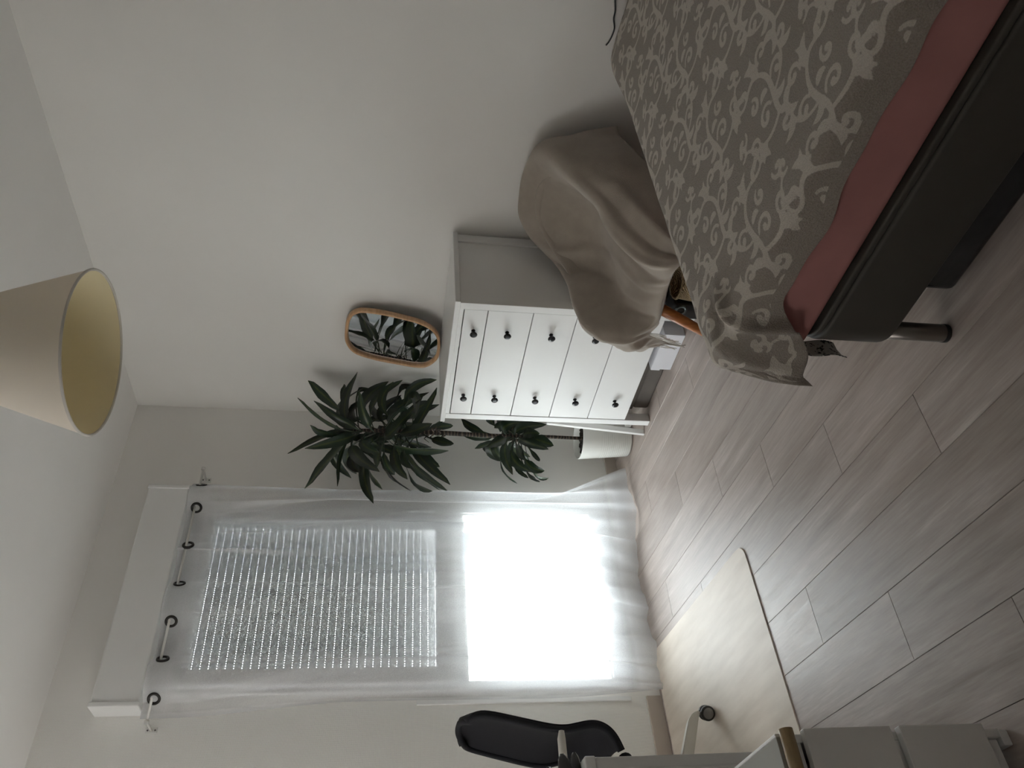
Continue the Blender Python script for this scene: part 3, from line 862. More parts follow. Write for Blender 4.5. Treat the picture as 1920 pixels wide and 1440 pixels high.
LEAVES = [
((-0.315, -0.254, 1.386),(-0.293, -0.275, 1.508),(-0.16, -0.3, 1.671),0.016),
((-0.306, -0.249, 1.346),(-0.19, -0.3, 1.493),(-0.089, -0.35, 1.626),0.055),
((-0.306, -0.252, 1.353),(-0.328, -0.33, 1.424),(-0.267, -0.41, 1.579),0.05),
((-0.315, -0.248, 1.357),(-0.327, -0.24, 1.492),(-0.448, -0.23, 1.691),0.03),
((-0.315, -0.248, 1.357),(-0.411, -0.31, 1.426),(-0.517, -0.37, 1.599),0.055),
((-0.316, -0.257, 1.356),(-0.448, -0.26, 1.46),(-0.669, -0.27, 1.59),0.055),
((-0.317, -0.258, 1.363),(-0.397, -0.23, 1.435),(-0.613, -0.21, 1.449),0.018),
((-0.306, -0.245, 1.361),(-0.232, -0.3, 1.438),(-0.018, -0.35, 1.39),0.045),
((-0.297, -0.254, 1.395),(-0.141, -0.25, 1.441),(-0.015, -0.25, 1.457),0.035),
((-0.294, -0.254, 1.366),(-0.055, -0.225, 1.384),(-0.015, -0.2, 1.308),0.03),
((-0.3, -0.242, 1.303),(-0.204, -0.325, 1.346),(-0.116, -0.4, 1.234),0.06),
((-0.301, -0.25, 1.287),(-0.155, -0.275, 1.298),(-0.015, -0.3, 1.164),0.045),
((-0.298, -0.245, 1.211),(-0.065, -0.25, 1.176),(-0.015, -0.25, 1.106),0.04),
((-0.298, -0.25, 1.134),(-0.097, -0.29, 1.138),(-0.029, -0.33, 0.991),0.05),
((-0.323, -0.248, 1.382),(-0.519, -0.36, 1.376),(-0.705, -0.47, 1.259),0.06),
((-0.326, -0.256, 1.337),(-0.562, -0.275, 1.33),(-0.76, -0.3, 1.28),0.05),
((-0.324, -0.248, 1.353),(-0.489, -0.235, 1.32),(-0.631, -0.22, 1.242),0.05),
((-0.32, -0.244, 1.384),(-0.511, -0.3, 1.388),(-0.628, -0.35, 1.349),0.05),
((-0.323, -0.25, 1.265),(-0.515, -0.25, 1.232),(-0.656, -0.25, 1.109),0.05),
((-0.325, -0.246, 1.16),(-0.582, -0.275, 1.115),(-0.687, -0.3, 1.016),0.04),
((-0.323, -0.247, 1.191),(-0.536, -0.31, 1.118),(-0.729, -0.37, 0.986),0.055),
((-0.319, -0.257, 1.147),(-0.476, -0.28, 1.073),(-0.657, -0.31, 0.934),0.05),
((-0.32, -0.246, 1.221),(-0.492, -0.37, 1.164),(-0.595, -0.49, 0.956),0.06),
((-0.314, -0.249, 1.071),(-0.26, -0.225, 0.993),(-0.222, -0.2, 0.899),0.04),
((-0.316, -0.253, 1.056),(-0.388, -0.29, 0.991),(-0.434, -0.33, 0.912),0.045),
((-0.313, -0.258, 1.343),(-0.416, -0.35, 1.483),(-0.444, -0.45, 1.578),0.035),
((-0.303, -0.244, 1.164),(-0.29, -0.375, 1.169),(-0.486, -0.5, 1.24),0.09),
((-0.303, -0.25, 1.21),(-0.167, -0.35, 1.109),(-0.367, -0.45, 1.105),0.05),
((-0.308, -0.246, 1.239),(-0.388, -0.34, 1.209),(-0.233, -0.43, 1.068),0.06),
((-0.307, -0.244, 1.133),(-0.292, -0.31, 1.075),(-0.117, -0.37, 0.994),0.05),
((-0.313, -0.247, 1.147),(-0.284, -0.2, 1.084),(-0.127, -0.15, 0.929),0.05),
((-0.308, -0.243, 1.285),(-0.318, -0.34, 1.33),(-0.21, -0.43, 1.372),0.05),
((-0.317, -0.252, 1.207),(-0.461, -0.325, 1.25),(-0.64, -0.4, 1.273),0.05),
((-0.319, -0.245, 1.132),(-0.512, -0.35, 1.149),(-0.67, -0.45, 1.123),0.045),
((-0.319, -0.251, 1.169),(-0.495, -0.3, 1.19),(-0.66, -0.35, 1.132),0.05),
((-0.319, -0.243, 1.236),(-0.433, -0.2, 1.233),(-0.498, -0.15, 1.185),0.05),
((-0.305, -0.244, 1.225),(-0.165, -0.19, 1.273),(-0.056, -0.13, 1.324),0.05),
((-0.305, -0.256, 1.133),(-0.106, -0.2, 1.165),(-0.015, -0.15, 1.19),0.05),
((-0.305, -0.256, 1.103),(-0.174, -0.25, 1.088),(-0.119, -0.25, 1.009),0.05),
((-0.318, -0.255, 1.086),(-0.421, -0.23, 1.055),(-0.487, -0.21, 0.971),0.045),
((-0.31, -0.243, 1.329),(-0.428, -0.3, 1.338),(-0.516, -0.35, 1.263),0.05),
((-0.311, -0.251, 1.238),(-0.4, -0.36, 1.137),(-0.426, -0.47, 1.027),0.06),
((-0.311, -0.248, 0.593),(-0.379, -0.275, 0.709),(-0.438, -0.3, 0.808),0.035),
((-0.309, -0.253, 0.626),(-0.312, -0.235, 0.737),(-0.297, -0.22, 0.854),0.04),
((-0.309, -0.25, 0.66),(-0.26, -0.22, 0.776),(-0.166, -0.19, 0.855),0.04),
((-0.311, -0.252, 0.627),(-0.498, -0.275, 0.676),(-0.634, -0.3, 0.615),0.022),
((-0.311, -0.252, 0.61),(-0.437, -0.29, 0.658),(-0.606, -0.33, 0.64),0.05),
((-0.311, -0.249, 0.594),(-0.485, -0.265, 0.612),(-0.588, -0.28, 0.554),0.02),
((-0.312, -0.249, 0.577),(-0.482, -0.31, 0.628),(-0.616, -0.37, 0.561),0.05),
((-0.312, -0.244, 0.594),(-0.532, -0.25, 0.55),(-0.587, -0.25, 0.491),0.03),
((-0.315, -0.247, 0.562),(-0.494, -0.28, 0.552),(-0.564, -0.31, 0.478),0.045),
((-0.315, -0.243, 0.545),(-0.505, -0.225, 0.511),(-0.529, -0.2, 0.435),0.02),
((-0.311, -0.244, 0.573),(-0.402, -0.325, 0.561),(-0.503, -0.4, 0.469),0.055),
((-0.311, -0.242, 0.542),(-0.357, -0.28, 0.483),(-0.412, -0.31, 0.416),0.06),
((-0.308, -0.247, 0.592),(-0.305, -0.3, 0.566),(-0.313, -0.35, 0.45),0.055),
((-0.308, -0.255, 0.592),(-0.308, -0.31, 0.662),(-0.362, -0.37, 0.717),0.05),
((-0.307, -0.244, 0.591),(-0.245, -0.25, 0.588),(-0.223, -0.25, 0.485),0.05),
((-0.309, -0.243, 0.575),(-0.364, -0.34, 0.551),(-0.432, -0.43, 0.51),0.055),
((-0.309, -0.244, 0.626),(-0.32, -0.325, 0.658),(-0.347, -0.4, 0.592),0.06),
((-0.31, -0.249, 0.61),(-0.399, -0.325, 0.677),(-0.499, -0.4, 0.767),0.05),
((-0.312, -0.247, 0.567),(-0.426, -0.3, 0.589),(-0.533, -0.35, 0.58),0.035),
((-0.315, -0.255, 0.562),(-0.399, -0.235, 0.509),(-0.444, -0.22, 0.474),0.018),
]

def leaf(b, m, t, w, twist):
    b, m, t = Vector(b), Vector(m), Vector(t)
    bm = bmesh.new()
    lay = bm.verts.layers.float.new('across')
    n = 15
    # a curve through the three points
    c1 = m + (m-(b+t)*0.5)
    C = []
    for i in range(n):
        s = i/(n-1)
        p = b*(1-s)**2+c1*2*s*(1-s)+t*s*s
        if s > 0.7: p = p+Vector((0, 0, -0.03*((s-0.7)/0.3)**2*(t-b).length))
        C.append(p)
    C[-1] = C[-1]*0.3+t*0.7
    view = Vector((-0.62, -0.75, 0.2))
    rows = []
    L1 = (m-b).length/((m-b).length+(t-m).length+1e-6)
    for i, p in enumerate(C):
        s = i/(n-1)
        tg = (C[min(i+1, n-1)]-C[max(i-1, 0)]).normalized()
        side = tg.cross(view)
        if side.length < 1e-3: side = tg.cross(Vector((0, 0, 1)))
        side.normalize()
        nn = side.cross(tg)
        tw = twist+0.5*math.sin(3*s+twist*5)
        side2 = side*math.cos(tw)+nn*math.sin(tw); nn2 = side2.cross(tg)
        st = L1*0.75
        if s < st: hw = 0.0035+0.004*max(0, (s/st-0.6))
        else:
            q = (s-st)/(1-st)
            hw = 0.004+(w*0.43)*(math.sin(math.pi*min(q**0.75, 1.0))**0.8)
            if q > 0.97: hw = 0.0012
        wob = 0.12*math.sin(s*23+twist*9)*hw
        fold = 0.38*hw
        row = []
        for k, a in enumerate((-1, -0.5, 0, 0.5, 1)):
            v = bm.verts.new(p+side2*(hw*a)+nn2*(abs(a)*fold+wob*(a*a)*(1 if a > 0 else -1)))
            v[lay] = abs(a); row.append(v)
        rows.append(row)
    for row in rows:
        for v in row: v.co.x = min(v.co.x, -0.008); v.co.y = min(v.co.y, -0.006)
    for A, B in zip(rows, rows[1:]):
        for k in range(4):
            f = bm.faces.new((A[k], A[k+1], B[k+1], B[k])); f.smooth = True
    return bm
for i, (b, m, t, w) in enumerate(LEAVES):
    b = (b[0]-0.31+0.31+(PX+0.31), b[1], b[2])
    o = obj('leaf', leaf(b, m, t, w, rng.normal(0, 0.45)), m_leaf, pl, smooth=True)
# leaves on the sides turned away from the lens, seen in the mirror and between the others
for i in range(34):
    up_ = i < 24
    a = rng.uniform(-0.4, 2.6)
    zb = rng.uniform(1.02, 1.38) if up_ else rng.uniform(0.53, 0.64)
    L = rng.uniform(0.22, 0.36) if up_ else rng.uniform(0.14, 0.22)
    dx, dy = math.cos(a), math.sin(a)
    el = rng.uniform(-0.1, 0.9)
    ex = min(L, 0.27/max(dx, 0.05)) if dx > 0 else L
    ex = min(ex, 0.21/max(dy, 0.05)) if dy > 0 else ex
    b = (PX+0.01*dx, PY+0.01*dy, zb)
    m = (PX+dx*ex*0.45, PY+dy*ex*0.45, zb+L*0.45*math.sin(el)+0.05)
    t = (PX+dx*ex, PY+dy*ex, zb+L*(math.sin(el)-0.35))
    obj('leaf', leaf(b, m, t, rng.uniform(0.04, 0.06), rng.normal(0, 0.4)), m_leaf, pl, smooth=True)
# dry leaf bases on the cane
bm = bmesh.new()
for i in range(46):
    z = rng.uniform(0.93, 1.30) if i < 34 else rng.uniform(0.52, 0.64)
    a = rng.uniform(0, 6.28); L = rng.uniform(0.02, 0.06)
    add_tube(bm, [(PX+0.008*math.cos(a), PY+0.008*math.sin(a), z), (PX+L*0.6*math.cos(a), PY+L*0.6*math.sin(a), z+0.015), (PX+L*math.cos(a), PY+L*math.sin(a), z-0.01)], [0.004, 0.0025, 0.001], 5)
o = obj('dry_leaf_bases', bm, m_stem, pl); o['kind'] = 'stuff'

# folded white step frame between the dresser and the pot -------------------------
fr = thing('folded_stand', 'folded white wooden stand squeezed between the dresser and the plant pot', 'folding stand', (-0.40, -0.475, 0))
def leg2(x0, y0_, z0, x1, y1_, z1, wx, wy, name='rail', m=None):
    bm = bmesh.new()
    A = Vector((x0, y0_, z0)); B = Vector((x1, y1_, z1))
    for P_ in ((A, B),):
        vs = []
        for p in (A, B):
            vs.append([bm.verts.new((p.x+sx*wx/2, p.y+sy*wy/2, p.z)) for sx, sy in ((-1, -1), (1, -1), (1, 1), (-1, 1))])
        for k in range(4): bm.faces.new((vs[0][k], vs[0][(k+1) % 4], vs[1][(k+1) % 4], vs[1][k]))
        bm.faces.new(vs[0][::-1]); bm.faces.new(vs[1])
    bmesh.ops.bevel(bm, geom=list(bm.edges), offset=0.0015, segments=1, affect='EDGES')
    obj(name, bm, m or m_white_wood, fr)
leg2(-0.435, -0.468, 0.0, -0.395, -0.476, 0.48, 0.028, 0.016, 'leg')
leg2(-0.150, -0.468, 0.0, -0.110, -0.476, 0.48, 0.028, 0.016, 'leg')
leg2(-0.375, -0.490, 0.0, -0.395, -0.494, 0.47, 0.024, 0.012, 'leg')
leg2(-0.130, -0.490, 0.0, -0.150, -0.494, 0.47, 0.024, 0.012, 'leg')
for z_ in (0.06, 0.26, 0.44):
    x_ = -0.43+0.04*z_/0.48
    obj('crossbar', box(x_+0.02, x_+0.28, -0.482, -0.470, z_, z_+0.03, 0.002), m_white_wood, fr)
obj('panel', box(-0.372, -0.165, -0.4985, -0.4955, 0.25, 0.465, 0.001), m_white_wood, fr)

# boxes under the dresser --------------------------------------------------------
bxo = thing('storage_box', 'small white lidded cardboard box on the floor under the dresser front', 'box', (-0.33, -1.02, 0))
bm = bmesh.new()
def open_rect(x0, x1, y0, y1, z0, z1, th, bev=0.001):
    add_box(bm, x0, x1, y0, y1, z0, z0+th, bev, 1)
    add_box(bm, x0, x0+th, y0, y1, z0+th, z1, bev, 1); add_box(bm, x1-th, x1, y0, y1, z0+th, z1, bev, 1)
    add_box(bm, x0+th, x1-th, y0, y0+th, z0+th, z1, bev, 1); add_box(bm, x0+th, x1-th, y1-th, y1, z0+th, z1, bev, 1)
open_rect(-0.428, -0.22, -1.128, -0.912, 0.001, 0.078, 0.003)
obj('body', bm, m_card, bxo)
bm = bmesh.new()
add_box(bm, -0.431, -0.217, -1.131, -0.909, 0.090, 0.093, 0.001, 1)
add_box(bm, -0.431, -0.4285, -1.131, -0.909, 0.052, 0.090); add_box(bm, -0.2195, -0.217, -1.131, -0.909, 0.052, 0.090)
add_box(bm, -0.4285, -0.2195, -1.131, -1.1285, 0.052, 0.090); add_box(bm, -0.4285, -0.2195, -0.9115, -0.909, 0.052, 0.090)
obj('lid', bm, m_card, bxo)
gb = thing('fabric_box', 'long flat grey fabric box pushed far under the dresser', 'box', (-0.22, -0.74, 0))
bm = box(-0.375, -0.08, -0.885, -0.575, 0.0, 0.075, 0.012, 3); obj('body', bm, m_greybox, gb)
bm = box(-0.379, -0.076, -0.889, -0.571, 0.0755, 0.096, 0.006, 2); obj('lid', bm, m_greybox, gb)
# ------------------------------------------------------------------ armchair under the throw
ch = thing('armchair', 'low armchair on slanted wooden legs hidden under the taupe throw', 'armchair', (-0.40, -1.56, 0))
def add_leg(p0, p1, r0_, r1_):
    bm = bmesh.new(); p0, p1 = Vector(p0), Vector(p1)
    add_tube(bm, [p0, p0.lerp(p1, 0.5), p1], [r0_, (r0_+r1_)/2*1.02, r1_], 14)
    obj('leg', bm, m_orange_wood, ch)
add_leg((-0.655, -1.497, 0.300), (-0.690, -1.366, 0.0), 0.0225, 0.015)
add_leg((-0.62, -1.72, 0.285), (-0.66, -1.83, 0.0), 0.020, 0.014)
add_leg((-0.17, -1.44, 0.285), (-0.07, -1.36, 0.0), 0.020, 0.014)
add_leg((-0.17, -1.68, 0.285), (-0.07, -1.78, 0.0), 0.020, 0.014)
obj('seat', box(-0.655, -0.14, -1.70, -1.41, 0.275, 0.335, 0.02, 3), m_throw, ch)
# shell back: low tub back as a swept sheet
tub = [[(-0.60, -1.41, 0.29), (-0.55, -1.375, 0.36), (-0.40, -1.365, 0.42), (-0.22, -1.39, 0.46), (-0.16, -1.45, 0.49), (-0.145, -1.55, 0.50), (-0.16, -1.64, 0.49), (-0.26, -1.70, 0.46), (-0.42, -1.715, 0.40), (-0.56, -1.71, 0.35), (-0.63, -1.705, 0.30)],
       [(-0.63, -1.38, 0.42), (-0.54, -1.36, 0.49), (-0.38, -1.345, 0.52), (-0.21, -1.36, 0.60), (-0.125, -1.42, 0.67), (-0.115, -1.54, 0.70), (-0.13, -1.66, 0.68), (-0.25, -1.745, 0.58), (-0.42, -1.75, 0.48), (-0.56, -1.74, 0.41), (-0.64, -1.73, 0.33)]]
tb = [tub[0], (0.5*np.array(tub[0])+0.5*np.array(tub[1])).tolist(), tub[1]]
obj('shell', grid_mesh(bspline(tb, 4), 0.012), m_throw, ch, smooth=True)

# the throw: a control net draped over back, arms, seat and front
NET = [
 [(-.05,-1.31,.46),(-.045,-1.32,.55),(-.04,-1.36,.62),(-.035,-1.43,.645),(-.035,-1.52,.655),(-.035,-1.64,.645),(-.04,-1.74,.62),(-.045,-1.80,.55),(-.05,-1.84,.42)],
 [(-.15,-1.30,.46),(-.12,-1.30,.58),(-.085,-1.33,.67),(-.07,-1.40,.725),(-.06,-1.52,.745),(-.07,-1.65,.74),(-.09,-1.765,.705),(-.11,-1.805,.58),(-.12,-1.84,.42)],
 [(-.30,-1.30,.38),(-.28,-1.30,.49),(-.25,-1.315,.575),(-.20,-1.395,.575),(-.17,-1.53,.58),(-.19,-1.66,.60),(-.27,-1.765,.635),(-.28,-1.83,.52),(-.26,-1.86,.38)],
 [(-.42,-1.305,.34),(-.40,-1.30,.45),(-.37,-1.325,.545),(-.30,-1.42,.45),(-.265,-1.54,.455),(-.30,-1.65,.475),(-.40,-1.745,.545),(-.42,-1.815,.45),(-.40,-1.87,.33)],
 [(-.55,-1.30,.31),(-.53,-1.30,.43),(-.51,-1.34,.54),(-.46,-1.43,.405),(-.44,-1.53,.415),(-.46,-1.63,.43),(-.53,-1.715,.475),(-.53,-1.795,.40),(-.52,-1.86,.30)],
 [(-.645,-1.245,.285),(-.655,-1.285,.40),(-.655,-1.355,.51),(-.63,-1.44,.36),(-.63,-1.53,.36),(-.63,-1.62,.365),(-.66,-1.70,.385),(-.66,-1.78,.33),(-.65,-1.85,.27)],
 [(-.665,-1.29,.25),(-.705,-1.325,.32),(-.725,-1.375,.40),(-.715,-1.45,.305),(-.715,-1.54,.305),(-.71,-1.64,.31),(-.73,-1.73,.315),(-.72,-1.80,.26),(-.70,-1.86,.22)],
 [(-.64,-1.285,.165),(-.665,-1.335,.225),(-.70,-1.39,.29),(-.705,-1.45,.275),(-.705,-1.54,.28),(-.70,-1.64,.29),(-.715,-1.73,.29),(-.70,-1.80,.23),(-.68,-1.86,.19)],
]
Q = crnet(NET, 16)
m_, n_ = Q.shape[:2]
A_, B_ = np.meshgrid(np.linspace(0, 1, m_), np.linspace(0, 1, n_), indexing='ij')
wr = 0.004*noise2(A_*16, B_*14, 3)+0.0025*noise2(A_*38, B_*30, 5)
def crease(t0, s0, t1, s1, amp, wid):
    """a fold running from (t0, s0) to (t1, s1) over the net, fading at both ends"""
    dt, ds = t1-t0, s1-s0; L2 = dt*dt+ds*ds
    q = np.clip(((A_-t0)*dt+(B_-s0)*ds)/L2, 0, 1)
    d2 = (A_-t0-q*dt)**2+(B_-s0-q*ds)**2
    return amp*np.exp(-d2/wid**2)*np.sin(math.pi*(0.12+0.76*q))
for c_ in ((.20,.30,.42,.38,.012,.022),(.26,.27,.50,.33,-.009,.020),(.34,.25,.58,.34,.010,.020),(.38,.29,.62,.40,-.008,.018),(.30,.33,.46,.45,.012,.02),(.36,.40,.56,.47,-.010,.02),
           (.62,.40,.80,.52,.010,.018),(.66,.36,.86,.44,-.009,.016),(.60,.52,.84,.60,.011,.018),(.56,.60,.78,.66,-.012,.02),(.70,.58,.90,.66,.010,.016),
           (.50,.72,.82,.76,.016,.018),(.55,.80,.95,.86,-.015,.02),(.40,.86,.90,.92,.016,.022),(.30,.80,.75,.84,-.010,.02),
           (.72,.10,.96,.18,.016,.022),(.66,.16,.92,.05,-.014,.022),(.76,.22,.98,.27,.014,.018)):
    wr = wr+crease(*c_)
gt = np.gradient(Q, axis=0); gs = np.gradient(Q, axis=1)
nm = np.cross(gt, gs); nm /= np.maximum(np.linalg.norm(nm, axis=2, keepdims=True), 1e-9)
nm = np.where(nm[:, :, 2:3]+(-nm[:, :, 0:1])*0.6 < 0, -nm, nm)
Q = Q+nm*wr[:, :, None]
Q[:, :, 0] = np.minimum(Q[:, :, 0], -0.012)
th = thing('throw_blanket', 'taupe fleece throw with fringed end draped over the armchair', 'blanket', (-0.40, -1.55, 0.2))
obj('cloth', grid_mesh(Q, 0.004), m_throw, th, smooth=True)
bm = bmesh.new()
edge = [Q[-1, j] for j in range(0, int(n_*0.28), 1)]
edge = [Q[i, 0] for i in range(int(m_*0.90), m_)]+edge
for i in range(0, len(edge)-1, 2):
    for s in (0.2,):
        e = Vector(edge[i]).lerp(Vector(edge[i+1]), s)
        L = rng.uniform(0.05, 0.075)
        add_tube(bm, [e+Vector((0, 0, 0.004)), e+Vector((rng.normal(-.003, .002), rng.normal(0.002, .003), -L*0.5)), e+Vector((rng.normal(-.004, .004), rng.normal(0.006, .006), -L))], [0.0019, 0.0018, 0.0013], 5)
o = obj('fringe', bm, m_fringe, th); o['kind'] = 'stuff'

# things stowed under the armchair -----------------------------------------------
def blob(name, c, r, mat, label, cat, seed, amp=0.12, n=22, flat=1.0):
    bm = bmesh.new()
    bmesh.ops.create_icosphere(bm, subdivisions=3, radius=1.0)
    for v in bm.verts:
        d = v.co.normalized()
        k = 1+amp*float(noise2(np.array(d.x*3+d.z), np.array(d.y*3-d.z*2), seed))*2
        p = Vector((d.x*r[0]*k, d.y*r[1]*k, d.z*r[2]*k))
        p.z = max(p.z, -r[2]*0.82)
        v.co = p+Vector((c[0], c[1], c[2]+r[2]*0.82))
    for f in bm.faces: f.smooth = True
    o = obj(name, bm, mat)
    return tag(o, label, cat)
sb_ = thing('straw_bag', 'woven straw bag lying under the armchair by the bed end', 'bag', (-0.55, -1.60, 0))
bm = bmesh.new()
add_lathe(bm, [(0.0, 0.002), (0.045, 0.002), (0.062, 0.03), (0.070, 0.09), (0.068, 0.15), (0.060, 0.205), (0.055, 0.205), (0.062, 0.15)], -0.585, -1.552, 32)
obj('body', bm, m_straw, sb_)
bm = bmesh.new(); add_tube(bm, [(-0.585+0.060*math.cos(2*math.pi*k/36), -1.552+0.060*math.sin(2*math.pi*k/36), 0.206+0.003*(k % 2)) for k in range(36)], 0.006, 6, closed=True)
obj('rim', bm, m_straw, sb_)
blob('knit_bag', (-0.425, -1.475, 0.0), (0.075, 0.058, 0.135), m_darkbag, 'dark charcoal knitted bag stuffed under the armchair behind the straw bag', 'bag', 4)
blob('pouch', (-0.57, -1.705, 0.0), (0.058, 0.058, 0.15), m_pinkpouch, 'brownish pink cloth pouch under the armchair near the bed', 'pouch', 9)
sp_ = thing('small_case', 'small black case with a round grey ring on its front under the armchair', 'case', (-0.57, -1.43, 0))
obj('body', box(-0.615, -0.53, -1.472, -1.395, 0.0, 0.195, 0.008, 3), m_black, sp_)
bm = bmesh.new(); lathe_axis(bm, [(0.014, 0.0), (0.014, 0.004), (0.022, 0.005), (0.024, 0.0)], (-0.6153, -1.443, 0.165), (-1, 0, 0), 24, False, False)
obj('ring', bm, m_ringgrey, sp_)

# ------------------------------------------------------------------ bed
BX0, BX1, BY0, BY1 = -1.56, -0.16, -4.19, -2.19
bed = thing('bed_base', 'dark brown upholstered bed base on round metal legs', 'bed', ((BX0+BX1)/2, (BY0+BY1)/2, 0))
def round_slab(x0, x1, y0, y1, z0, z1, r, ez, n=8, mz=3):
    bm = bmesh.new(); ol = []
    for cx, cy, a0 in ((x1-r, y1-r, 0), (x0+r, y1-r, 90), (x0+r, y0+r, 180), (x1-r, y0+r, 270)):
        for k in range(n+1):
            a = math.radians(a0+90*k/n); ol.append((cx+r*math.cos(a), cy+r*math.sin(a), math.cos(a), math.sin(a)))
    lev = [(ez*(1-math.cos(t)), z0+ez*(1-math.sin(t))) for t in np.linspace(0, math.pi/2, mz+1)]
    lev = [(ez*(1-math.sin(t)), z0+ez*(1-math.cos(t))) for t in np.linspace(0, math.pi/2, mz+1)]
    lev += [(ez*(1-math.cos(t)), z1-ez*(1-math.sin(t))) for t in np.linspace(0, math.pi/2, mz+1)]
    rings = [[bm.verts.new((x-nx*i, y-ny*i, z)) for x, y, nx, ny in ol] for i, z in lev]
    m = len(ol)
    for A, B in zip(rings, rings[1:]):
        for k in range(m): bm.faces.new((A[k], A[(k+1) % m], B[(k+1) % m], B[k])).smooth = True
    bm.faces.new(rings[0][::-1]); bm.faces.new(rings[-1])
    return bm
obj('base', round_slab(BX0, BX1, BY0, BY1, 0.148, 0.310, 0.085, 0.008), m_brown_vinyl, bed)
obj('top_edge', round_slab(BX0+0.004, BX1-0.004, BY0+0.004, BY1-0.004, 0.3105, 0.326, 0.081, 0.005), m_brown_vinyl, bed)
for lx in (BX0+0.03, BX1-0.06):
    for ly in (BY1-0.06, BY0+0.10):
        bm = bmesh.new(); add_lathe(bm, [(0.0, 0.001), (0.019, 0.001), (0.0205, 0.004), (0.0205, 0.147), (0.0, 0.147)], lx, ly, 28)
        lg = obj('leg', bm, m_steel, bed)
        bm = bmesh.new(); add_lathe(bm, [(0.0, 0.0), (0.0213, 0.0), (0.0213, 0.010), (0.0207, 0.0105)], lx, ly, 28)
        o = obj('foot', bm, m_black); o.parent = lg
bm = bmesh.new()
st_pts = [(-1.552, -2.180), (-1.534, -2.168), (-1.510, -2.160), (-1.485, -2.160)]
obj('fabric_strip', grid_mesh(np.array([[(x_, y_+0.004*math.sin(z_*70), z_) for x_, y_ in st_pts] for z_ in np.linspace(0.312, 0.215, 8)]), 0.0015), m_printed, bed, smooth=True)
mt = thing('mattress', 'thick mattress in a dusty pink fitted sheet on the dark bed base', 'mattress', ((BX0+BX1)/2, (BY0+BY1)/2, 0.33))
MX0, MX1, MY0, MY1 = BX0+0.012, BX1-0.01, BY0+0.02, BY1+0.035
bm = round_slab(MX0, MX1, MY0, MY1, 0.3265, 0.512, 0.07, 0.022, 10, 5)
obj('fitted_sheet', bm, m_pink, mt, smooth=False)

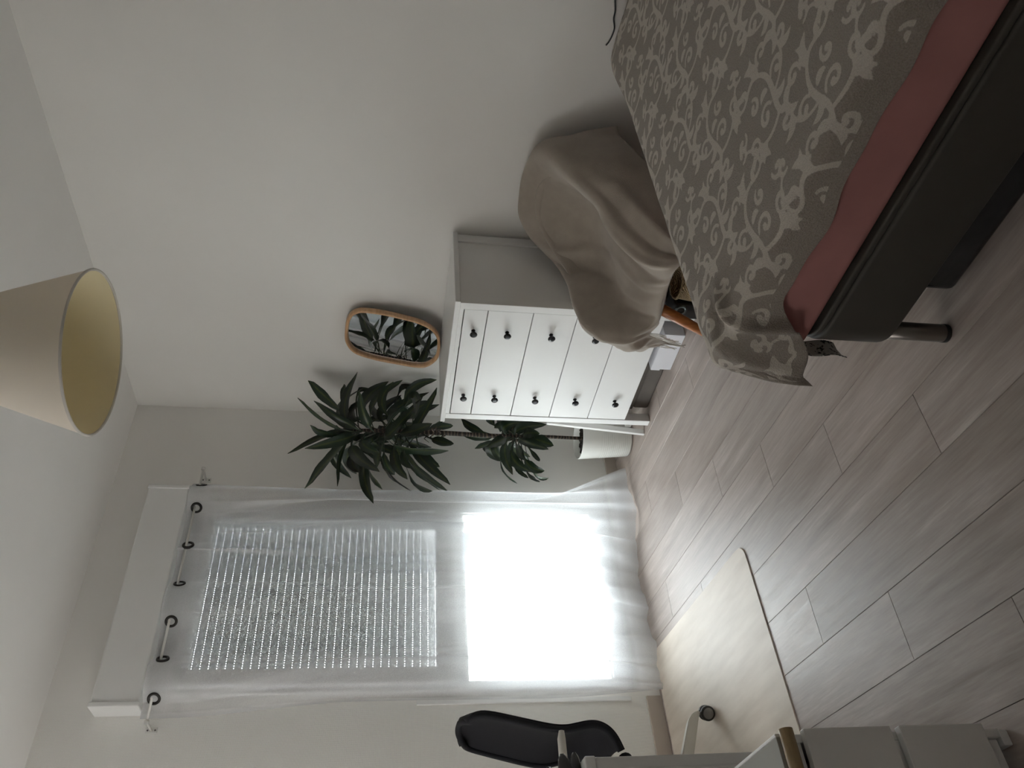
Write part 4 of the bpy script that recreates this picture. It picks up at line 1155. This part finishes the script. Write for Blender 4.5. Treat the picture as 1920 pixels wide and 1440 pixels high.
# bedspread ---------------------------------------------------------------------
def scroll_tile():
    """signed distance (m) to a scroll-and-leaf print on a periodic tile."""
    TW, TH = 0.30, 0.34
    pts = []
    def stroke(f, w, n=60):
        for i in range(n+1):
            s = i/n; x, y = f(s); pts.append((x, y, w(s)))
    def bez(p0, p1, p2, p3):
        p0, p1, p2, p3 = map(np.array, (p0, p1, p2, p3))
        return lambda s: tuple(p0*(1-s)**3+3*p1*s*(1-s)**2+3*p2*s*s*(1-s)+p3*s**3)
    def curl(cx, cy, r, a0, turns, sgn, bulb):
        def f(s):
            rr = r*(1-0.80*s); a = a0+sgn*turns*2*math.pi*s
            return cx+rr*math.cos(a), cy+rr*math.sin(a)
        stroke(f, lambda s: 0.0038+0.0022*math.sin(math.pi*s), 70)
        x, y = f(1.0); pts.append((x, y, bulb*1.12))
        x, y = f(0.93); pts.append((x, y, bulb*0.95))
    def leafs(p0, p1, bend, w):
        p0, p1 = np.array(p0), np.array(p1); d = p1-p0; nn = np.array((-d[1], d[0]))
        f = lambda s: tuple(p0+d*s+nn*bend*math.sin(math.pi*s))
        stroke(f, lambda s: max(0.0012, 1.25*w*math.sin(math.pi*min(1, s**0.8*0.98+0.02))**0.9), 30)
    def motif(ox, oy, mir):
        n0 = len(pts)
        stroke(bez((0, 0), (0.05, 0.03), (-0.03, 0.10), (0.025, 0.165)), lambda s: 0.0055+0.0025*math.sin(math.pi*s))
        stroke(bez((0.025, 0.165), (0.06, 0.20), (0.085, 0.15), (0.115, 0.175)), lambda s: 0.0062-0.0015*s)
        curl(0.055, 0.060, 0.028, math.pi*0.95, 0.95, -1, 0.0075)
        curl(-0.030, 0.105, 0.026, 0.2, 0.9, 1, 0.0075)
        curl(0.075, 0.125, 0.021, math.pi*0.6, 0.9, 1, 0.0062)
        curl(-0.012, 0.195, 0.024, -0.5, 0.95, 1, 0.0068)
        curl(0.122, 0.050, 0.022, math.pi*1.3, 0.9, -1, 0.0062)
        stroke(bez((0.02, 0.02), (0.06, 0.005), (0.09, 0.015), (0.108, 0.032)), lambda s: 0.005)
        curl(0.150, 0.110, 0.022, 0.9*math.pi, 0.85, 1, 0.0060)
        curl(-0.075, 0.150, 0.022, 0.1, 0.9, -1, 0.0060)
        curl(0.075, 0.262, 0.021, -0.6*math.pi, 0.85, 1, 0.0058)
        stroke(bez((0.012, 0.07), (-0.03, 0.075), (-0.06, 0.10), (-0.058, 0.14)), lambda s: 0.0042)
        stroke(bez((0.115, 0.175), (0.12, 0.22), (0.10, 0.25), (0.085, 0.245)), lambda s: 0.0042)
        leafs((-0.058, 0.14), (-0.105, 0.115), 0.25, 0.0085)
        leafs((-0.058, 0.14), (-0.085, 0.195), -0.2, 0.0075)
        leafs((0.108, 0.032), (0.150, 0.010), 0.25, 0.0075)
        leafs((0.025, 0.165), (0.062, 0.225), 0.18, 0.0105)
        leafs((0.025, 0.165), (0.020, 0.230), -0.15, 0.0085)
        leafs((0.02, 0.10), (0.055, 0.100), 0.3, 0.0075)
        leafs((0.012, 0.07), (-0.032, 0.055), 0.3, 0.0085)
        leafs((0.0, 0.0), (-0.045, 0.022), -0.25, 0.009)
        leafs((0.0, 0.0), (-0.030, -0.028), 0.2, 0.0075)
        leafs((0.115, 0.175), (0.150, 0.150), 0.3, 0.0085)
        leafs((0.115, 0.175), (0.135, 0.215), -0.25, 0.0085)
        leafs((0.08, 0.165), (0.10, 0.205), 0.25, 0.0065)
        leafs((0.085, 0.012), (0.115, -0.015), 0.2, 0.007)
        for i in range(n0, len(pts)):
            x, y, w = pts[i]
            if mir: x, y = -x, y
            pts[i] = (x+ox, y+oy, w)
    motif(0.03, 0.02, False)
    motif(0.27, 0.02+TH/2, True)
    A = np.array(pts, np.float32)
    nx, ny = 150, 170
    gx, gy = np.meshgrid((np.arange(nx)+0.5)*TW/nx, (np.arange(ny)+0.5)*TH/ny, indexing='ij')
    D = np.full(gx.shape, 1.0, np.float32)
    for k in range(0, len(A), 40):
        a = A[k:k+40]
        dx = (gx[..., None]-a[:, 0]+TW/2) % TW - TW/2
        dy = (gy[..., None]-a[:, 1]+TH/2) % TH - TH/2
        D = np.minimum(D, (np.sqrt(dx*dx+dy*dy)-a[:, 2]).min(-1))
    return D, TW, TH
SD, TW, TH = scroll_tile()
def sample_tile(u, v):
    nx, ny = SD.shape
    fx = (u/TW*nx-0.5); fy = (v/TH*ny-0.5)
    i = np.floor(fx).astype(int); j = np.floor(fy).astype(int); a = fx-i; b = fy-j
    g = lambda ii, jj: SD[ii % nx, jj % ny]
    return g(i, j)*(1-a)*(1-b)+g(i+1, j)*a*(1-b)+g(i, j+1)*(1-a)*b+g(i+1, j+1)*a*b
ZT = 0.522
SX0, SY1 = -1.528, -2.143       # where the cloth bends down: side, end
HS, HE, HR = 0.100, 0.095, 0.05    # hang on the open side, at the end, against the wall
step = 0.0047
ua = np.concatenate([np.arange(SX0-HS, SX0+0.01, 0.0022), np.arange(SX0+0.012, -0.13+HR+1e-6, step)])
va = np.arange(SY1+HE, -3.35, -step)
U, V_ = np.meshgrid(ua, va, indexing='ij')
kk = np.clip((V_+2.36)/0.20, 0, 1); kk = kk*kk*(3-2*kk)
hem_u = (U-ua[0])*(1+1.35*kk)
U = np.where(U < SX0, SX0-(SX0-U)*(1+1.35*kk), U)      # the cloth lies a little askew: it hangs lower at the corner
wob = 0.006*np.sin(V_*11+0.6)+0.004*np.sin(V_*23)+0.003*np.sin(V_*41+2)
U2 = U+wob*np.clip((SX0+0.10-U)/0.1, 0, 1)
dx = np.maximum(0, SX0-U2)
dy = np.maximum(0, V_-SY1)
dr_ = np.maximum(0, U-(-0.13))
d = np.hypot(dx, dy)
th_ = np.arctan2(dy, dx)
r = 0.030
bend = np.where(d < r*math.pi/2, r*np.sin(d/r), r)       # round the edge, then hang
drop = np.where(d < r*math.pi/2, r*(1-np.cos(d/r)), r+(d-r*math.pi/2))
flare = 0.24*np.maximum(0, d-0.04)*np.sin(2*th_)**1.5 + 0.03*np.maximum(0, d-0.05)
dirx = np.where(d > 0, dx/np.maximum(d, 1e-9), 0); diry = np.where(d > 0, dy/np.maximum(d, 1e-9), 0)
rg = 0.024*np.exp(-((V_+2.262+0.10*(SX0-U))/0.016)**2)-0.004*np.exp(-((V_+2.225+0.10*(SX0-U))/0.022)**2)+0.012*np.exp(-((V_+2.185-0.2*(SX0-U))/0.02)**2)
fold = 0.010*np.sin(U*24+1.0)*np.clip((dy-0.04)/0.15, 0, 1)*(dx < 0.01)
X = np.where(dx > 0, SX0, U2)-dirx*(bend+flare*0.8)-rg*np.clip(dx/0.05, 0, 1)-0.014*kk*np.clip(dx/0.2, 0, 1)
Y = np.where(dy > 0, SY1, V_)+diry*(bend+flare*0.5)+fold
Z = ZT-drop*0.97+rg*(1-np.clip(dx/0.05, 0, 1))*np.clip((SX0+0.13-U)/0.10, 0, 1)
Z = Z+0.004*noise2(U*9, V_*9, 2)+0.0016*noise2(U*40, V_*38, 6)*(d < 0.02)
# a soft crease near the corner and little pulls along the end
Z = Z+0.006*np.exp(-((U-SX0-0.10)/0.05)**2)*np.exp(-((V_-SY1+0.03)/0.07)**2)
Z = Z+0.020*np.exp(-((U+0.22)/0.12)**2)*np.exp(-((V_-SY1+0.04)/0.10)**2)
X = np.where(dr_ > 0, np.minimum(X, -0.135), X)
Z = np.where(dr_ > 0, Z-np.maximum(0, dr_-0.015), Z)
Pq = np.stack([X, Y, Z], -1)
nu, nv = U.shape
me = bpy.data.meshes.new('bedspread')
idx = np.arange(nu*nv).reshape(nu, nv)
quads = np.stack([idx[:-1, :-1], idx[:-1, 1:], idx[1:, 1:], idx[1:, :-1]], -1).reshape(-1, 4)
me.vertices.add(nu*nv); me.vertices.foreach_set('co', Pq.reshape(-1).astype(np.float32))
me.loops.add(quads.size); me.loops.foreach_set('vertex_index', quads.reshape(-1).astype(np.int32))
me.polygons.add(len(quads)); me.polygons.foreach_set('loop_start', np.arange(0, quads.size, 4, dtype=np.int32))
me.polygons.foreach_set('use_smooth', np.ones(len(quads), bool))
me.update(); me.validate()
sdv = sample_tile(V_.copy(), U.copy()+0.045)
hem = np.minimum(np.minimum(hem_u, va[0]-V_), 1.0)
sdv = np.where(hem < 0.028, 0.01, sdv)
a_ = me.attributes.new('scroll', 'FLOAT', 'POINT'); a_.data.foreach_set('value', sdv.reshape(-1).astype(np.float32))
me.materials.append(m_spread)
sp = bpy.data.objects.new('bedspread', me); link(sp)
md = sp.modifiers.new('thickness', 'SOLIDIFY'); md.thickness = 0.004; md.offset = 1 if False else -1
tag(sp, 'taupe bedspread with a pale scroll and leaf print spread over the bed', 'bedspread')

# a cable behind the bed, and a wrapped box under it
bm = bmesh.new()
cp = [(-0.008, -2.126, 0.527), (-0.007, -2.14, 0.519), (-0.008, -2.165, 0.513), (-0.008, -2.19, 0.512), (-0.007, -2.22, 0.522), (-0.008, -2.25, 0.524), (-0.007, -2.29, 0.535), (-0.008, -2.36, 0.55), (-0.008, -2.50, 0.545)]
add_tube(bm, cr1(cp, 4).tolist(), 0.0028, 8)
tag(obj('cable', bm, m_black), 'thin black cable running along the wall above the bed', 'cable')
ub = thing('wrapped_box', 'flat box in glossy black wrap on the floor under the bed', 'box', (-1.18, -2.72, 0))
bm = bmesh.new()
Gx, Gy = 26, 30
for side in (0,):
    b2 = box(-1.478, -0.95, -3.25, -2.325, 0.001, 0.128, 0.02, 4)
    bmesh.ops.subdivide_edges(b2, edges=b2.edges[:], cuts=3, use_grid_fill=True)
    for v in b2.verts:
        k = float(noise2(np.array(v.co.x*14), np.array(v.co.y*14+v.co.z*20), 8))
        v.co += Vector((k*0.006, k*0.006, k*0.004 if v.co.z > 0.03 else 0))
        v.co.z = max(v.co.z, 0.0)
    for f in b2.faces: f.smooth = True
    merge(bm, b2)
obj('wrap', bm, m_blackbag, ub)

# ------------------------------------------------------------------ chair mat
poly = [(-1.345, -0.035), (-1.392, -1.00)]
for k in range(9):
    a = math.radians(0-90*k/8)
    poly.append((-1.445+0.05*math.cos(a), -1.036+0.05*math.sin(a)))
poly += [(-2.55, -1.105), (-2.60, -1.06), (-2.60, -0.10), (-2.55, -0.035)]
bm = bmesh.new()
lo = [bm.verts.new((x, y, 0.0004)) for x, y in poly]
cx = sum(p[0] for p in poly)/len(poly); cy = sum(p[1] for p in poly)/len(poly)
hi = [bm.verts.new((x+(cx-x)*0.0015, y+(cy-y)*0.0015, 0.004)) for x, y in poly]
n_ = len(poly)
for k in range(n_): bm.faces.new((lo[k], lo[(k+1) % n_], hi[(k+1) % n_], hi[k]))
bm.faces.new(hi); bm.faces.new(lo[::-1])
bmesh.ops.recalc_face_normals(bm, faces=bm.faces)
tag(obj('chair_mat', bm, m_mat), 'pale wood-look vinyl chair mat with rounded corner by the window', 'floor mat')
MZ = 0.004

# ------------------------------------------------------------------ swivel chair
HX, HY = -2.09, -0.535
oc = thing('swivel_chair', 'swivel chair with black curved backrest and cream armrests on the mat', 'office chair', (HX, HY, MZ))
prof = [(-1.832, 0.945), (-1.826, 0.90), (-1.846, 0.82), (-1.872, 0.72), (-1.892, 0.635), (-1.886, 0.585), (-1.873, 0.53), (-1.878, 0.49), (-1.905, 0.455), (-1.955, 0.436)]
rows = []
for i, (x, z) in enumerate(prof):
    s = i/(len(prof)-1)
    half = 0.175+0.02*math.sin(math.pi*s)
    if i == 0: half = 0.12
    row = []
    for k in range(9):
        q = -1+2*k/8
        y = HY+half*q
        row.append((x+0.030*(1-q*q)*0.9, y, z-(0.028*(abs(q)**3) if i == 0 else 0)))
    rows.append(row)
Qb = bspline(rows, 5)
bm = grid_mesh(Qb, 0.016)
obj('backrest', bm, m_mesh_black, oc, smooth=True)
bm = bmesh.new()
rim = [Vector(Qb[i, 0]) for i in range(Qb.shape[0]-1, -1, -1)]+[Vector(Qb[0, j]) for j in range(1, Qb.shape[1])]+[Vector(Qb[i, -1]) for i in range(1, Qb.shape[0])]
add_tube(bm, rim, 0.011, 8)
obj('backrest_rim', bm, m_mesh_black, oc)
bm = box(-2.36, -1.96, HY-0.20, HY+0.20, 0.40, 0.448, 0.023, 4)
obj('seat', bm, m_mesh_black, oc, smooth=True)
for s_ in (-1, 1):
    y = HY+s_*0.235
    bm = bmesh.new()
    add_tube(bm, [(-1.905, y, 0.640), (-1.93, y, 0.643), (-2.05, y, 0.645), (-2.18, y, 0.645), (-2.21, y, 0.64)], [0.009, 0.0135, 0.0145, 0.0145, 0.009], 12)
    add_tube(bm, [(-2.06, y, 0.635), (-2.08, y, 0.50), (-2.08, y-s_*0.04, 0.40), (-2.08, y-s_*0.12, 0.385)], [0.013, 0.013, 0.013, 0.012], 10)
    obj('armrest', bm, m_chair_white, oc)
bm = bmesh.new()
add_lathe(bm, [(0.0, 0.39), (0.06, 0.385), (0.05, 0.365), (0.022, 0.36), (0.022, 0.22), (0.034, 0.215), (0.036, 0.10), (0.0, 0.095)], HX, HY, 24)
obj('gas_lift', bm, m_chair_white, oc)
for k in range(4):
    a = math.radians(2.5+90*k)
    ca, sa = math.cos(a), math.sin(a)
    bm = bmesh.new()
    # a tapering bar from the hub outwards, turned down at the tip
    secs = [(0.02, 0.212, 0.052, 0.042), (0.12, 0.180, 0.046, 0.038), (0.25, 0.122, 0.040, 0.032), (0.285, 0.106, 0.038, 0.030), (0.308, 0.086, 0.030, 0.028), (0.318, 0.064, 0.012, 0.026)]
    rg = []
    for r_, zt_, h_, w_ in secs:
        rg.append([bm.verts.new((HX+ca*r_-sa*w_/2*sy, HY+sa*r_+ca*w_/2*sy, MZ+zt_-(h_ if lowz else 0))) for sy, lowz in ((-1, 0), (1, 0), (1, 1), (-1, 1))])
    for A, B in zip(rg, rg[1:]):
        for q in range(4): bm.faces.new((A[q], A[(q+1) % 4], B[(q+1) % 4], B[q]))
    bm.faces.new(rg[0][::-1]); bm.faces.new(rg[-1])
    bmesh.ops.recalc_face_normals(bm, faces=bm.faces)
    bmesh.ops.bevel(bm, geom=list(bm.edges), offset=0.004, segments=2, affect='EDGES')
    lg = obj('base_leg', bm, m_chair_white, oc)
    cx_, cy_ = HX+ca*0.312, HY+sa*0.312
    sw = a+1.1
    dx_, dy_ = math.cos(sw), math.sin(sw)
    for s_ in (-1, 1):
        bm = bmesh.new()
        lathe_axis(bm, [(0.0, 0.0), (0.019, 0.0), (0.0205, 0.002), (0.021, 0.004)], (cx_+dx_*0.019*s_, cy_+dy_*0.019*s_, MZ+0.0265), (-dx_*s_, -dy_*s_, 0), 24, False, False)
        hc = obj('hubcap', bm, m_wheel_grey); hc.parent = lg
        bm = bmesh.new()
        lathe_axis(bm, [(0.0195, 0.0), (0.0245, 0.0005), (0.0265, 0.003), (0.0265, 0.014), (0.0235, 0.0165), (0.0, 0.0165)], (cx_+dx_*0.0186*s_, cy_+dy_*0.0186*s_, MZ+0.0265), (-dx_*s_, -dy_*s_, 0), 24, False, False)
        w_ = obj('castor_wheel', bm, m_wheel_dark); w_.parent = lg

# ------------------------------------------------------------------ desk end with its fan
dk = thing('desk', 'white desk seen by its end panel at the left edge of the room', 'desk', (-2.45, -1.12, 0))
obj('end_panel', box(-2.178, -2.150, -1.35, -0.90, 0.0045, 0.700, 0.002), m_white, dk)
obj('edge_strip', box(-2.1835, -2.1785, -1.352, -1.335, 0.01, 0.60, 0.001), m_white, dk)
obj('end_panel', box(-3.20, -3.172, -1.35, -0.90, 0.0045, 0.700, 0.002), m_white, dk)
obj('desktop', box(-3.22, -2.148, -1.355, -0.85, 0.7005, 0.727, 0.003), m_white, dk)
obj('back_rail', box(-3.171, -2.179, -0.93, -0.912, 0.35, 0.700, 0.002), m_white, dk)
fn = thing('desk_ornament', 'glossy smoke-grey ornament with three rounded petals at the desk edge', 'ornament', (-2.23, -1.31, 0.727))
for k, (ang, z_, L, w_, dy) in enumerate(((38, 0.806, 0.085, 0.017, 0.02), (14, 0.783, 0.095, 0.016, 0.0), (4, 0.757, 0.098, 0.012, 0.012))):
    a = math.radians(ang)
    rows = []
    for i in range(13):
        s = i/12
        hw = w_*max(0.0, math.sin(math.pi*min(1.0, 0.10+0.90*s)))**0.45+0.0004
        row = []
        for j in range(9):
            q = -1+2*j/8
            r_ = L*s
            row.append((-2.225+r_*math.cos(a)-hw*q*math.sin(a), -1.315+dy-0.006*(1-q*q), z_-0.02+r_*math.sin(a)*0.5+hw*q*math.cos(a)))
        rows.append(row)
    obj('petal', grid_mesh(np.array(rows), 0.004), m_smoke, fn, smooth=True)
bm = bmesh.new(); add_lathe(bm, [(0.0, 0.7275), (0.032, 0.7275), (0.032, 0.733), (0.012, 0.740), (0.010, 0.78), (0.0, 0.785)], -2.232, -1.305, 24)
obj('base', bm, m_smoke, fn)

# ------------------------------------------------------------------ low drawer cabinet, bottom left
KX1, KX0, KY0, KY1 = -2.272, -2.66, -1.885, -1.52
kc = thing('drawer_cabinet', 'low white two-drawer cabinet with a wooden bar along its top edge', 'cabinet', ((KX0+KX1)/2, (KY0+KY1)/2, 0))
for xa, xb in ((KX0, KX0+0.016), (KX1-0.016, KX1)):
    obj('side_panel', box(xa, xb, KY0, KY1, 0.02, 0.4755, 0.0015), m_white, kc)
obj('top', box(KX0+0.002, KX1-0.003, KY0+0.004, KY1, 0.476, 0.489, 0.001), m_grey_top, kc)
for xa, xb in ((KX0-0.002, KX0+0.0015), (KX1-0.0025, KX1+0.003)):
    obj('edge_band', box(xa, xb, KY0+0.004, KY1, 0.476, 0.490, 0.001), m_white, kc)
bm = bmesh.new(); add_tube(bm, [(KX0, KY0-0.012, 0.474), (KX1+0.006, KY0-0.012, 0.474)], 0.0135, 24)
obj('bar', bm, m_rod_wood, kc)
obj('back', box(KX0+0.016, KX1-0.016, KY1-0.008, KY1, 0.06, 0.4755), m_white, kc)
obj('rail', box(KX0+0.016, KX1-0.016, KY0, KY0+0.014, 0.445, 0.4755, 0.001), m_white, kc)
obj('rail', box(KX0+0.016, KX1-0.016, KY0+0.001, KY0+0.015, 0.235, 0.262, 0.001), m_white, kc)
for za, zb in ((0.262, 0.441), (0.064, 0.243)):
    d = obj('drawer', box(KX0-0.004, KX1+0.005, KY0-0.0185, KY0-0.0015, za, zb, 0.0015), m_white, kc)
    bm = bmesh.new()
    add_box(bm, KX0+0.022, KX0+0.034, KY0+0.016, KY1-0.03, za+0.01, zb-0.06); add_box(bm, KX1-0.034, KX1-0.022, KY0+0.016, KY1-0.03, za+0.01, zb-0.06)
    add_box(bm, KX0+0.034, KX1-0.034, KY0+0.016, KY1-0.03, za+0.01, za+0.016)
    o = obj('drawer_box', bm, m_white_wood); o.parent = d
for xa in (KX0+0.002, KX1-0.032):
    for ya in (KY0, KY1-0.04):
        obj('foot', box(xa, xa+0.03, ya, ya+0.04, 0.0, 0.0195, 0.002), m_white, kc)
obj('plinth', box(KX0+0.017, KX1-0.017, KY0+0.012, KY0+0.024, 0.022, 0.06, 0.001), m_white, kc)
